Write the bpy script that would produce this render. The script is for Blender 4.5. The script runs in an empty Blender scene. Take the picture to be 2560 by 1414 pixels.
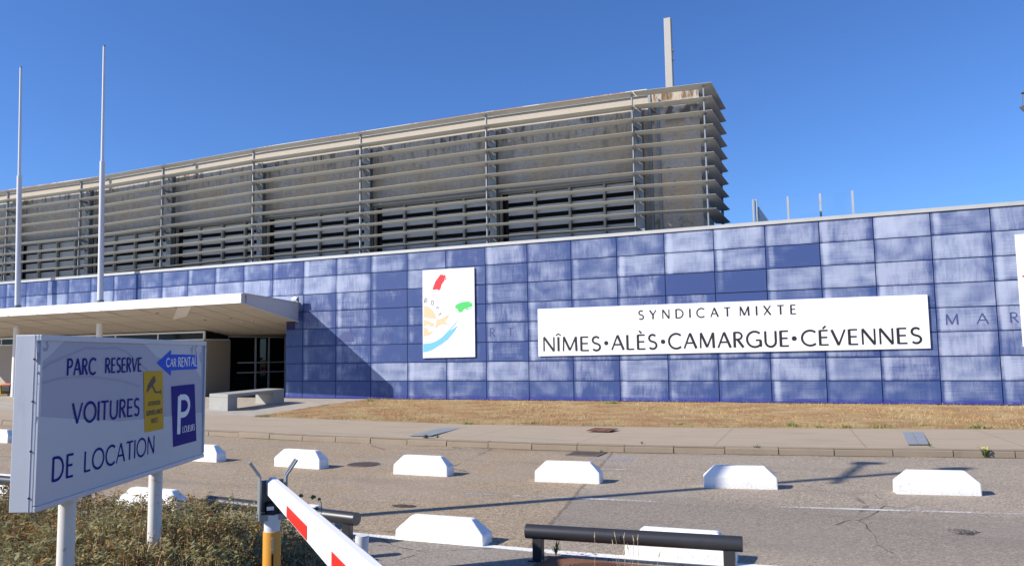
import bpy, bmesh, math, random
import numpy as np
from mathutils import Vector, Matrix
random.seed(7); RNG = np.random.default_rng(7)
SC = bpy.context.scene; COL = bpy.context.collection
R = math.radians

# ------------------------------------------------------------------ camera
FPX = 1950.0; YAW, PIT, ROL = -0.416417, 0.091618, -0.015380
CAM = np.array([23.06997, -29.08167, 1.86948])
def cam_axes():
    cy, sy, cp, sp = math.cos(YAW), math.sin(YAW), math.cos(PIT), math.sin(PIT)
    f = np.array([sy*cp, cy*cp, sp]); r = np.array([cy, -sy, 0.0]); u = np.cross(r, f)
    c, s = math.cos(ROL), math.sin(ROL)
    return c*r + s*u, -s*r + c*u, f
AR, AU, AF = cam_axes()
cd = bpy.data.cameras.new('camera'); cam = bpy.data.objects.new('camera', cd); COL.objects.link(cam)
cd.sensor_width = 36; cd.lens = FPX/2560*36; cd.clip_start = 0.05; cd.clip_end = 3000
M = Matrix.Identity(4)
for i in range(3):
    M[i][0] = AR[i]; M[i][1] = AU[i]; M[i][2] = -AF[i]; M[i][3] = CAM[i]
cam.matrix_world = M
SC.camera = cam
# survey of the photograph: a sight line met with a level (z), a depth (y) or a cross (x) plane of the place
def ray(u, v): return AR*((u-1280)/FPX) - AU*((v-707)/FPX) + AF
def onp(a, val, u, v):
    d = ray(u, v); return CAM + d*((val-CAM[a])/d[a])
def P(u, v, y=0.0): return onp(1, y, u, v)
def G(u, v, z=0.0): return onp(2, z, u, v)

# ------------------------------------------------------------------ light
SUN_AZ, SUN_EL = R(48), R(33)          # azimuth the light travels towards, measured from +Y to +X
W = bpy.data.worlds.new('World'); SC.world = W; W.use_nodes = True
nt = W.node_tree
sky = nt.nodes.new('ShaderNodeTexSky'); sky.sky_type = 'NISHITA'; sky.sun_disc = False
sky.sun_elevation = SUN_EL; sky.sun_rotation = SUN_AZ + math.pi
sky.altitude = 300; sky.air_density = 1.0; sky.dust_density = 0.25; sky.ozone_density = 3.2
bg = nt.nodes['Background']; bg.inputs['Strength'].default_value = 0.082
hue = nt.nodes.new('ShaderNodeMix'); hue.data_type = 'RGBA'; hue.blend_type = 'MULTIPLY'; hue.inputs[0].default_value = 1.0
hue.inputs[7].default_value = (.62, .92, 1.42, 1)      # the deep blue of a polarised southern sky
nt.links.new(sky.outputs[0], hue.inputs[6]); nt.links.new(hue.outputs[2], bg.inputs[0])
ld = bpy.data.lights.new('sun', 'SUN'); ld.energy = 4.6; ld.angle = R(0.53); ld.color = (1.0, 0.935, 0.83)
sun = bpy.data.objects.new('sun', ld); COL.objects.link(sun)
sdir = Vector((math.sin(SUN_AZ)*math.cos(SUN_EL), math.cos(SUN_AZ)*math.cos(SUN_EL), -math.sin(SUN_EL)))
sun.rotation_euler = sdir.to_track_quat('-Z', 'Y').to_euler()
SC.view_settings.view_transform = 'Standard'; SC.view_settings.look = 'None'
SC.view_settings.exposure = 0.5; SC.view_settings.gamma = 1.0
try: SC.cycles.max_bounces = 6; SC.cycles.diffuse_bounces = 3; SC.cycles.transparent_max_bounces = 8
except Exception: pass

# ------------------------------------------------------------------ materials
class N:
    """tiny wrapper to write node trees"""
    def __init__(s, name):
        s.m = bpy.data.materials.new(name); s.m.use_nodes = True; s.t = s.m.node_tree
        s.b = s.t.nodes['Principled BSDF']; s.b.inputs['Roughness'].default_value = .7
    def n(s, ty, **k):
        x = s.t.nodes.new(ty)
        for a, b in k.items(): setattr(x, a, b)
        return x
    def put(s, v, sock):
        if isinstance(v, bpy.types.NodeSocket): s.t.links.new(v, sock)
        elif v is not None:
            if isinstance(v, (tuple, list)) and len(v) == 3 and sock.type == 'RGBA': v = (*v, 1)
            sock.default_value = v
    def pos(s): return s.n('ShaderNodeNewGeometry').outputs['Position']
    def uv(s): return s.n('ShaderNodeTexCoord').outputs['UV']
    def attr(s, name, out='Color'): return s.n('ShaderNodeAttribute', attribute_name=name).outputs[out]
    def scale(s, vec, sc, off=(0, 0, 0)):
        x = s.n('ShaderNodeMapping'); s.put(vec, x.inputs[0]); x.inputs['Scale'].default_value = sc; x.inputs['Location'].default_value = off
        return x.outputs[0]
    def noise(s, vec, sc=1.0, det=4, rough=.55, dist=0.0):
        x = s.n('ShaderNodeTexNoise'); s.put(vec, x.inputs['Vector'])
        for k, v in (('Scale', sc), ('Detail', det), ('Roughness', rough), ('Distortion', dist)): x.inputs[k].default_value = v
        return x.outputs['Fac']
    def vor(s, vec, sc=1.0, feat='F1', out='Distance'):
        x = s.n('ShaderNodeTexVoronoi', feature=feat); s.put(vec, x.inputs['Vector']); x.inputs['Scale'].default_value = sc
        return x.outputs[out]
    def ma(s, op, a, b=None, c=None, clamp=False):
        x = s.n('ShaderNodeMath', operation=op, use_clamp=clamp)
        for v, k in ((a, 0), (b, 1), (c, 2)): s.put(v, x.inputs[k])
        return x.outputs[0]
    def ss(s, v, lo, hi, a=0.0, b=1.0):
        x = s.n('ShaderNodeMapRange', interpolation_type='SMOOTHSTEP'); s.put(v, x.inputs[0])
        for k, q in ((1, lo), (2, hi), (3, a), (4, b)): s.put(q, x.inputs[k])
        return x.outputs[0]
    def mix(s, f, a, b, mode='MIX'):
        x = s.n('ShaderNodeMix', data_type='RGBA', blend_type=mode); s.put(f, x.inputs[0]); s.put(a, x.inputs[6]); s.put(b, x.inputs[7])
        return x.outputs[2]
    def sep(s, v):
        x = s.n('ShaderNodeSeparateXYZ'); s.put(v, x.inputs[0]); return x.outputs
    def sepc(s, v):
        x = s.n('ShaderNodeSeparateColor'); s.put(v, x.inputs[0]); return x.outputs
    def comb(s, a, b, c=0.0):
        x = s.n('ShaderNodeCombineXYZ')
        for v, k in ((a, 0), (b, 1), (c, 2)): s.put(v, x.inputs[k])
        return x.outputs[0]
    def bump(s, h, st=.3, dist=.02):
        x = s.n('ShaderNodeBump'); x.inputs['Strength'].default_value = st; x.inputs['Distance'].default_value = dist
        s.put(h, x.inputs['Height']); s.t.links.new(x.outputs[0], s.b.inputs['Normal'])
    def col(s, v): s.put(v, s.b.inputs['Base Color'])
    def set(s, **k):
        for a, v in k.items(): s.put(v, s.b.inputs[a.replace('_', ' ')])
        return s

def plain(name, c, rough=.6, metal=0.0, var=.12, sc=3.0, dirt=None, dirtamt=.5, dsc=(1, 1, 1), spec=None):
    k = N(name); p = k.pos()
    f = k.noise(p, sc, 5, .6)
    lo = tuple(x*(1-var) for x in c); hi = tuple(min(1, x*(1+var)) for x in c)
    q = k.mix(f, lo, hi)
    if dirt:
        g = k.noise(k.scale(p, dsc), 2.3, 7, .68)
        q = k.mix(k.ma('MULTIPLY', k.ss(g, .55, .75), dirtamt), q, dirt)
    k.col(q); k.set(Roughness=rough, Metallic=metal)
    if spec is not None: k.b.inputs['Specular IOR Level'].default_value = spec
    return k.m

def m_panels():
    k = N('blue_panels'); uv = k.uv(); a = k.sepc(k.attr('pan')); lev, r1, r2 = a[0], a[1], a[2]
    s = k.sep(uv); u, v = s[0], s[1]
    off = k.ma('MULTIPLY', r1, 57.0); off2 = k.ma('MULTIPLY', r2, 91.0)
    def vec(su, sv, d=0.0): return k.comb(k.ma('MULTIPLY_ADD', u, su, off), k.ma('MULTIPLY_ADD', v, sv, off2), d)
    nbig = k.noise(vec(2.4, 1.2), 1.0, 1.5, .45, .3)
    nv = k.noise(vec(17, 1.3, 3), 1.0, 4, .6, .5)
    nh = k.noise(vec(1.3, 17, 7), 1.0, 3, .55, .2)
    nf = k.noise(vec(30, 14, 9), 1.0, 3, .6)
    w = k.ma('MULTIPLY_ADD', k.ma('SUBTRACT', lev, .5), 1.4, .315)
    w = k.ma('MULTIPLY_ADD', k.ma('SUBTRACT', nbig, .5), 1.15, w)
    w = k.ma('MULTIPLY_ADD', k.ma('SUBTRACT', nv, .5), k.ma('MULTIPLY_ADD', r1, .9, .25), w)
    w = k.ma('MULTIPLY_ADD', k.ma('SUBTRACT', nh, .5), k.ma('MULTIPLY_ADD', r2, .6, .12), w)
    w = k.ma('MULTIPLY_ADD', k.ma('SUBTRACT', nf, .5), .28, w)
    # rubbed-clean borders, stronger on the right and the left edge
    er = k.ss(u, .80, .985); el = k.ss(u, .055, 0.0); et = k.ss(v, .95, 1.0); eb = k.ss(v, .13, 0.0)
    e = k.ma('ADD', k.ma('MULTIPLY', er, k.ma('MULTIPLY_ADD', r1, .6, .05)), k.ma('MULTIPLY', el, .35))
    e = k.ma('ADD', e, k.ma('ADD', k.ma('MULTIPLY', et, .2), k.ma('MULTIPLY', eb, k.ma('MULTIPLY', r2, .4))))
    w = k.ma('SUBTRACT', w, e)
    # pale left rim just inside
    rim = k.ma('MULTIPLY', k.ma('MULTIPLY', k.ss(u, .03, .08), k.ss(u, .2, .11)), k.ma('MULTIPLY', r2, .5))
    w = k.ma('ADD', w, rim)
    w = k.ss(w, -.2, 1.2)
    w = k.ma('MULTIPLY', w, k.ss(lev, .0, .12))
    c = k.mix(w, (.045, .079, .222), (.405, .455, .59))
    c = k.mix(k.ma('MULTIPLY', k.ma('SUBTRACT', r1, .5), .35), c, (.05, .055, .2))
    # darker wash band low down on the bottom row (pan alpha channel)
    al = k.attr('pan', 'Alpha')
    band = k.ma('MULTIPLY', k.ma('MULTIPLY', al, k.ss(v, .26, .12)), k.ss(k.noise(vec(5, 6, 5), 1, 3), .35, .6, .3, .8))
    c = k.mix(band, c, (.035, .04, .27))
    k.col(c); k.set(Roughness=.42); k.b.inputs['Specular IOR Level'].default_value = .35
    k.bump(k.noise(vec(26, 12), 1, 2), .05, .01)
    return k.m

def m_concrete_dark():
    k = N('weathered_concrete'); p = k.pos(); s = k.sep(p)
    n1 = k.noise(k.scale(p, (.5, 1, .5)), 1.2, 6, .62); n2 = k.noise(k.scale(p, (2.2, 1, .45)), 1.6, 6, .7)
    n3 = k.noise(p, 7, 5, .7)
    c = k.mix(k.ss(n1, .4, .62), (.47, .455, .425), (.50, .415, .31))
    c = k.mix(k.ma('MULTIPLY', k.ss(n3, .4, .7), .45), c, (.25, .23, .205))
    top = k.ss(s[2], 10.2, 12.1)
    st = k.ma('MULTIPLY', k.ss(n2, .47, .64), k.ma('MULTIPLY_ADD', top, .85, .14))
    c = k.mix(st, c, (.075, .07, .065))
    blot = k.ma('MULTIPLY', k.ss(k.noise(k.scale(p, (1, 1, .8)), 1.9, 5, .75, .5), .62, .70), .55)
    c = k.mix(blot, c, (.10, .095, .09))
    # sunlight on the wall top painted in as a sharp paler band
    sun_band = k.ma('MULTIPLY', k.ss(s[2], 11.86, 11.9), k.ss(s[0], 15.7, 15.6))
    c = k.mix(sun_band, c, k.mix(k.noise(p, 4, 4), (.45, .39, .31), (.52, .455, .37)))
    k.col(c); k.set(Roughness=.9); k.bump(n3, .25, .02)
    return k.m

def m_pier():
    k = N('stained_pier_concrete'); p = k.pos(); s = k.sep(p)
    n1 = k.noise(k.scale(p, (1.2, 1, .7)), 1.1, 6, .65, .3); n2 = k.noise(k.scale(p, (3, 1, .5)), 1.7, 6, .7); n3 = k.noise(p, 8, 5, .7)
    c = k.mix(k.ss(n1, .4, .64), (.50, .475, .44), (.55, .42, .29))
    c = k.mix(k.ma('MULTIPLY', k.ss(n3, .45, .7), .4), c, (.2, .18, .16))
    band = k.ma('MULTIPLY', k.ss(s[2], 12.0, 12.15), k.ss(n2, .36, .58))
    c = k.mix(band, c, (.15, .085, .035))
    b2 = k.ma('MULTIPLY', k.ma('MULTIPLY', k.ss(s[2], 11.0, 11.4), k.ss(s[2], 12.1, 11.9)), k.ss(n1, .44, .56))
    c = k.mix(k.ma('MULTIPLY', b2, .85), c, (.07, .06, .055))
    b3 = k.ma('MULTIPLY', k.ss(k.noise(k.scale(p, (1, 1, .7), (3, 0, 5)), 1.3, 5, .7), .58, .66), k.ss(s[2], 10.9, 10.4))
    c = k.mix(k.ma('MULTIPLY', b3, .6), c, (.12, .09, .065))
    k.col(c); k.set(Roughness=.9); k.bump(n3, .3, .02)
    return k.m

def m_capping():
    k = N('rusty_capping'); p = k.pos(); s = k.sep(p)
    n = k.noise(k.scale(p, (.35, 1, 1)), 1.0, 3, .5); n2 = k.noise(k.scale(p, (5, 1, 2)), 2.0, 5, .7)
    f = k.ss(k.ma('ADD', n, k.ma('MULTIPLY', k.ma('SUBTRACT', n2, .5), .5)), .40, .50)
    c = k.mix(f, (.62, .56, .46), (.34, .095, .025)); k.col(c); k.set(Roughness=.7); return k.m

def m_asphalt():
    k = N('worn_asphalt'); p = k.pos(); s = k.sep(p)
    # old brown surfacing left of the seam, greyer on the right
    d = k.ma('ADD', k.ma('MULTIPLY', s[0], .994), k.ma('MULTIPLY_ADD', s[1], .182, -15.93 - .0))
    d = k.ma('ADD', d, k.ma('MULTIPLY', k.ma('SUBTRACT', k.noise(p, 5, 4), .5), .12))
    z = k.ss(d, -.02, .02)
    v1 = k.vor(p, 62, 'F1', 'Color'); v = k.ma('POWER', k.sepc(v1)[0], 1.4)
    g1 = k.mix(v, (.15, .105, .062), (.66, .50, .32)); g2 = k.mix(v, (.15, .12, .086), (.66, .54, .405))
    c = k.mix(z, g1, g2)
    fine = k.noise(p, 150, 3, .7)
    c = k.mix(.3, c, k.mix(fine, (.11, .088, .066), (.50, .41, .31)))
    c = k.mix(k.ma('MULTIPLY', k.ss(k.noise(p, 17, 4, .7), .5, .68), .3), c, (.12, .095, .07))
    big = k.noise(p, .55, 5, .6); mid = k.noise(k.scale(p, (.35, 1.4, 1)), .8, 5, .6)
    c = k.mix(k.ma('MULTIPLY', k.ss(big, .42, .66), .35), c, (.36, .30, .24))
    c = k.mix(k.ma('MULTIPLY', k.ss(mid, .5, .72), .35), c, (.15, .13, .11))
    # orange grit washed into hollows on the old part
    c = k.mix(k.ma('MULTIPLY', k.ma('MULTIPLY', k.ss(k.noise(p, .9, 5, .65, .3), .5, .68), k.ma('SUBTRACT', 1, z)), .4), c, (.36, .23, .11))
    # greyer wheel track across the right half
    tr = k.ma('MULTIPLY', k.ma('MULTIPLY', k.ss(s[1], -18.4, -19.3), k.ss(s[1], -22.0, -20.6)), k.ma('MULTIPLY', z, .38))
    c = k.mix(tr, c, (.165, .148, .13))
    # cracks
    cr = k.ma('ADD', k.vor(k.ma('ADD', 0, 0) if False else k.scale(p, (1, 1, 0)), .33, 'DISTANCE_TO_EDGE'), k.ma('MULTIPLY', k.ma('SUBTRACT', k.noise(p, 3, 5, .7), .5), .09))
    cm = k.ma('MULTIPLY', k.ss(k.ma('ABSOLUTE', cr), .011, .002), k.ss(k.noise(p, .45, 2), .5, .62))
    c = k.mix(k.ma('MULTIPLY', cm, .6), c, (.04, .034, .028))
    sm = k.ss(k.ma('ABSOLUTE', d), .035, .012)
    c = k.mix(k.ma('MULTIPLY', sm, .55), c, (.09, .07, .045))
    # seam of dirt in front of the kerb
    k.col(c); k.set(Roughness=.92)
    k.bump(k.ma('ADD', v, fine), .55, .006)
    return k.m

def m_pave():
    k = N('pavement_concrete'); p = k.pos(); s = k.sep(p)
    n = k.noise(p, 1.1, 6, .65); f = k.noise(p, 60, 4, .7); m2 = k.noise(k.scale(p, (.4, 1.5, 1)), 1.4, 5, .6)
    c = k.mix(n, (.40, .315, .215), (.50, .40, .285)); c = k.mix(k.ma('MULTIPLY', f, .4), c, (.2, .16, .115))
    c = k.mix(k.ma('MULTIPLY', k.ss(m2, .5, .72), .3), c, (.22, .175, .13))
    x = k.ma('ADD', s[0], k.ma('MULTIPLY', s[1], .07))
    fr = k.ma('FRACT', k.ma('MULTIPLY_ADD', x, 1/2.62, .05)); j = k.ss(k.ma('ABSOLUTE', k.ma('SUBTRACT', fr, .5)), .006, .002)
    c = k.mix(k.ma('MULTIPLY', j, .5), c, (.1, .08, .06))
    k.col(c); k.set(Roughness=.9); k.bump(f, .3, .004); return k.m

def m_grass_soil():
    k = N('dry_turf'); p = k.pos()
    n = k.noise(p, .8, 5, .6); f = k.noise(p, 24, 5, .75); f2 = k.noise(k.scale(p, (1, .5, 1)), 45, 4, .75)
    c = k.mix(k.ss(n, .35, .65), (.38, .20, .075), (.52, .38, .18))
    c = k.mix(k.ma('MULTIPLY', k.ss(f, .35, .7), .7), c, (.15, .08, .035))
    c = k.mix(k.ma('MULTIPLY', k.ss(f2, .5, .75), .5), c, (.54, .40, .2))
    c = k.mix(k.ma('MULTIPLY', k.ss(k.noise(p, 1.7, 4, .6, .4), .56, .66), .55), c, (.30, .15, .065))
    k.col(c); k.set(Roughness=.95); k.bump(f, .8, .03); return k.m

def m_plaza():
    k = N('plaza_slabs'); p = k.pos(); s = k.sep(p)
    br = k.n('ShaderNodeTexBrick'); k.put(k.scale(p, (1, 1, 1)), br.inputs['Vector'])
    br.inputs['Scale'].default_value = 1.0; br.inputs['Brick Width'].default_value = .9; br.inputs['Row Height'].default_value = .45
    br.inputs['Mortar Size'].default_value = .012; br.inputs['Mortar Smooth'].default_value = .2
    br.inputs['Color1'].default_value = (.46, .405, .33, 1); br.inputs['Color2'].default_value = (.40, .35, .29, 1); br.inputs['Mortar'].default_value = (.15, .12, .09, 1)
    n = k.noise(p, 1.5, 5, .65); c = k.mix(k.ma('MULTIPLY', k.ss(n, .45, .75), .45), br.outputs['Color'], (.28, .23, .17))
    k.col(c); k.set(Roughness=.85); k.bump(k.noise(p, 30, 4), .2, .005); return k.m

def m_whitepaint(name='white_paint', c=(.80, .80, .79), dirt=(.38, .34, .30), amt=.35, zlow=None):
    k = N(name); p = k.pos(); s = k.sep(p)
    n = k.noise(p, 9, 6, .7); n2 = k.noise(p, 40, 4, .7)
    q = k.mix(k.ma('MULTIPLY', k.ss(n, .52, .72), amt), c, dirt)
    if zlow is not None:
        low = k.ma('MULTIPLY', k.ss(s[2], zlow, zlow - .1), k.ss(n2, .42, .6))
        q = k.mix(k.ma('MULTIPLY', low, .35), q, (.33, .31, .28))
        pit = k.ss(k.vor(p, 42), .14, .08); q = k.mix(k.ma('MULTIPLY', k.ma('MULTIPLY', pit, k.ss(k.noise(p, 6), .5, .6)), .5), q, (.12, .115, .11))
    if zlow is not None:      # tyre scuffs, each smear its own
        sc = k.ma('MULTIPLY', k.ss(k.noise(k.scale(p, (2.2, 2.2, 11)), 1.6, 4, .6, .6), .60, .70), k.ss(k.noise(p, 1.3, 2), .45, .6))
        q = k.mix(k.ma('MULTIPLY', sc, .32), q, (.22, .21, .20))
        ch = k.ss(k.noise(p, 26, 3, .5), .69, .73); q = k.mix(k.ma('MULTIPLY', ch, .45), q, (.42, .39, .35))
    k.col(q); k.set(Roughness=.75); k.bump(n2, .2, .004); return k.m

def m_line(name, wear, c=(.62, .61, .59)):
    k = N(name); p = k.pos(); n = k.noise(p, 30, 5, .75); n2 = k.noise(k.scale(p, (.5, 1, 1)), 1.6, 3, .5)
    a = k.ss(k.ma('ADD', n, k.ma('MULTIPLY', k.ma('SUBTRACT', n2, .5), .7)), wear-.09, wear+.09)
    k.col(c); k.set(Roughness=.85); k.put(a, k.b.inputs['Alpha']); return k.m

def m_leaf(name):
    k = N(name); a = k.sepc(k.attr('leaf')); 
    c = k.mix(a[0], (.075, .072, .026), (.38, .37, .18))
    c = k.mix(k.ss(a[1], .54, .76), c, (.34, .245, .10)); c = k.mix(k.ss(a[1], .9, .97), c, (.36, .17, .04))
    k.col(c); k.set(Roughness=.6); k.b.inputs['Specular IOR Level'].default_value = .3
    tr = k.n('ShaderNodeBsdfTranslucent'); k.put(c, tr.inputs[0]); mx = k.n('ShaderNodeMixShader'); mx.inputs[0].default_value = .22
    o = k.t.nodes['Material Output']; k.t.links.new(k.b.outputs[0], mx.inputs[1]); k.t.links.new(tr.outputs[0], mx.inputs[2]); k.t.links.new(mx.outputs[0], o.inputs[0])
    return k.m
def m_attrcol(name, attr, rough=.85):
    k = N(name); k.col(k.attr(attr)); k.set(Roughness=rough); return k.m
def m_glass(name, tint=(.04, .045, .05), through=.75, rough=.02):
    k = N(name); o = k.t.nodes['Material Output']
    tp = k.n('ShaderNodeBsdfTransparent'); tp.inputs[0].default_value = (*[.5 + .5*through]*3, 1)
    gl = k.n('ShaderNodeBsdfGlossy'); gl.inputs['Roughness'].default_value = rough; gl.inputs[0].default_value = (.9, .93, .95, 1)
    df = k.n('ShaderNodeBsdfDiffuse'); df.inputs[0].default_value = (*tint, 1)
    lw = k.n('ShaderNodeFresnel'); lw.inputs[0].default_value = 1.5
    m1 = k.n('ShaderNodeMixShader'); m1.inputs[0].default_value = through; k.t.links.new(df.outputs[0], m1.inputs[1]); k.t.links.new(tp.outputs[0], m1.inputs[2])
    m2 = k.n('ShaderNodeMixShader'); k.t.links.new(k.ma('MULTIPLY', lw.outputs[0], .55), m2.inputs[0]); k.t.links.new(m1.outputs[0], m2.inputs[1]); k.t.links.new(gl.outputs[0], m2.inputs[2])
    k.t.links.new(m2.outputs[0], o.inputs[0]); return k.m
def m_rustiron():
    k = N('rusty_iron'); p = k.pos(); n = k.noise(p, 12, 6, .7)
    k.col(k.mix(n, (.10, .042, .022), (.27, .12, .07))); k.set(Roughness=.85); k.bump(n, .3, .005); return k.m
def m_soffit():
    k = N('cream_soffit'); p = k.pos(); n = k.noise(p, .7, 5, .6); n2 = k.noise(k.scale(p, (3, .6, 1)), 2, 5, .7)
    c = k.mix(n, (.52, .465, .38), (.60, .54, .445)); c = k.mix(k.ma('MULTIPLY', k.ss(n2, .56, .75), .35), c, (.36, .29, .2))
    k.col(c); k.set(Roughness=.55); return k.m

MAT = {}
def mk():
    MAT.update(
        panel=m_panels(), core=plain('wall_backing', (.02, .024, .085), .8), coping=plain('galvanised_coping', (.47, .48, .47), .55, .15, .15, 2, (.3, .29, .27), .5),
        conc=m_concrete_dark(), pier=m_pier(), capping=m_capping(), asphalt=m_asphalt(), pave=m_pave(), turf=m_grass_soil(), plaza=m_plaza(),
        blade=plain('aluminium_louvre', (.49, .49, .455), .5, .0, .1, 1.5, (.30, .26, .19), .45, (.6, 2, 2)), steel=plain('galvanised_steel', (.27, .29, .305), .5, .35, .15, 2.5, (.25, .2, .16), .4),
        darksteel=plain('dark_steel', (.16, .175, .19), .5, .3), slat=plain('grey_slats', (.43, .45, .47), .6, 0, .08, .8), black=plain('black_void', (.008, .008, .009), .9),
        frame=plain('window_frame_paint', (.33, .32, .30), .5, .1), white=m_whitepaint('white_fascia', (.90, .885, .85), (.6, .55, .47), .2), soffit=m_soffit(),
        endpan=plain('painted_end_panel', (.55, .56, .58), .6, 0, .06, 1, (.42, .44, .48), .5), polew=plain('white_lacquer', (.66, .66, .68), .45, 0, .04),
        beige=plain('beige_render', (.42, .36, .28), .85, 0, .08, 1.2, (.33, .28, .22), .4), glass=m_glass('dark_glass', (.015, .017, .018), .62), clear=m_glass('clear_screen_glass', (.5, .55, .55), .985),
        bench=plain('cast_concrete', (.33, .325, .30), .85, 0, .12, 4, (.3, .28, .25), .4), stop=m_whitepaint('block_paint', (.85, .85, .84), (.5, .47, .44), .28, .11),
        sheet=plain('white_sheet', (.82, .825, .835), .5, 0, .03, 1.1, (.62, .62, .62), .30, (2.5, 1, .35), spec=.2), ink=plain('black_ink', (.012, .013, .016), .5), ghost=plain('faded_ghost_paint', (.055, .07, .20), .6, 0, .25, 3),
        signbox=plain('lacquered_aluminium', (.52, .54, .59), .45, .1, .05, 3, (.33, .34, .36), .6, (3, 3, .5)), navy=plain('navy_film', (.008, .014, .21), .45, 0, .03, spec=.04), yellow=plain('yellow_film', (.62, .36, .015), .5, 0, .05, spec=.12),
        blue=plain('arrow_blue', (.02, .10, .62), .45, 0, .05, spec=.05), lav=plain('lavender_print', (.40, .41, .49), .38, 0, .03, .9, spec=.15), pale=plain('pale_print_and_reflection', (.58, .58, .60), .38, 0, .02, spec=.05), lavdeep=plain('deep_lavender_print', (.335, .345, .44), .38, 0, .02, spec=.12),
        postw=plain('rust_spotted_paint', (.72, .68, .62), .55, 0, .05, 4, (.42, .22, .10), .75, (9, 9, 9)), tube=plain('anthracite_tube', (.055, .055, .06), .38, .45, .06, 5, (.1, .095, .09), .35),
        iron=m_rustiron(), darkiron=plain('manhole_iron', (.17, .135, .11), .8, .2, .35, 14), orange=plain('yellow_orange_sleeve', (.72, .32, .04), .5, 0, .04, 4), red=plain('red_reflector', (.70, .025, .018), .35, 0, .05, 20),
        boom=plain('boom_white', (.84, .84, .86), .4, 0, .02, 4, (.6, .6, .6), .2), rubber=plain('black_rubber', (.015, .015, .015), .7), chrome=plain('zinc_bolt', (.55, .55, .55), .3, .9),
        leaf=m_leaf('sage_leaf'), twig=m_attrcol('dry_twig', 'leaf'), blade_g=m_attrcol('grass_blade', 'leaf'), slab=plain('blue_grey_slab', (.25, .27, .30), .8, 0, .12, 3),
        kerb=plain('kerb_concrete', (.27, .215, .155), .9, 0, .15, 3, (.19, .15, .11), .6), earth=plain('bare_ground', (.16, .12, .08), .95, 0, .3, .4), island=None,
        peach=plain('peach_print', (.83, .55, .33), .5, 0, .02), pred=plain('red_print', (.72, .025, .03), .5, 0, .02), pgreen=plain('green_print', (.07, .58, .13), .5, 0, .02), psky=plain('sky_print', (.16, .50, .90), .5, 0, .02),
        flower=plain('yellow_flower', (.75, .6, .02), .6), weed=plain('weed_green', (.10, .14, .04), .7, 0, .3, 30), straw=plain('dry_straw', (.5, .4, .24), .8, 0, .2, 30), redplastic=plain('red_plastic', (.6, .07, .03), .5), yplastic=plain('yellow_plastic', (.55, .38, .02), .5), 
        chimney=plain('pale_mast_concrete', (.44, .42, .38), .7, 0, .06, 2), line1=m_line('worn_line_paint', .50), line2=m_line('faint_line_paint', .60, (.5, .49, .47)), lineW=m_line('fresh_edge_paint', .34, (.80, .79, .77)), bluemark=m_line('blue_chalk_mark', .55, (.35, .42, .55)), oil=m_line('oil_stain', .5, (.035, .03, .027)),
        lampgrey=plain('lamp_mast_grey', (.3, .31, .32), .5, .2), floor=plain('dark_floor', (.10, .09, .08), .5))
    k = N('island_concrete'); p = k.pos(); v = k.sepc(k.vor(p, 70, 'F1', 'Color'))[0]; f = k.noise(p, 120, 3, .7)
    c = k.mix(v, (.13, .11, .088), (.46, .40, .32)); c = k.mix(.4, c, k.mix(f, (.12, .1, .08), (.4, .35, .29))); c = k.mix(k.ma('MULTIPLY', k.ss(k.noise(p, 1.7, 5, .65), .45, .7), .45), c, (.3, .27, .23))
    cr = k.ma('ADD', k.vor(p, .8, 'DISTANCE_TO_EDGE'), k.ma('MULTIPLY', k.ma('SUBTRACT', k.noise(p, 5, 5, .7), .5), .07))
    c = k.mix(k.ma('MULTIPLY', k.ss(k.ma('ABSOLUTE', cr), .007, .002), .8), c, (.03, .025, .02))
    k.col(c); k.set(Roughness=.9); k.bump(k.ma('ADD', v, f), .5, .005); MAT['island'] = k.m
mk()

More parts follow.
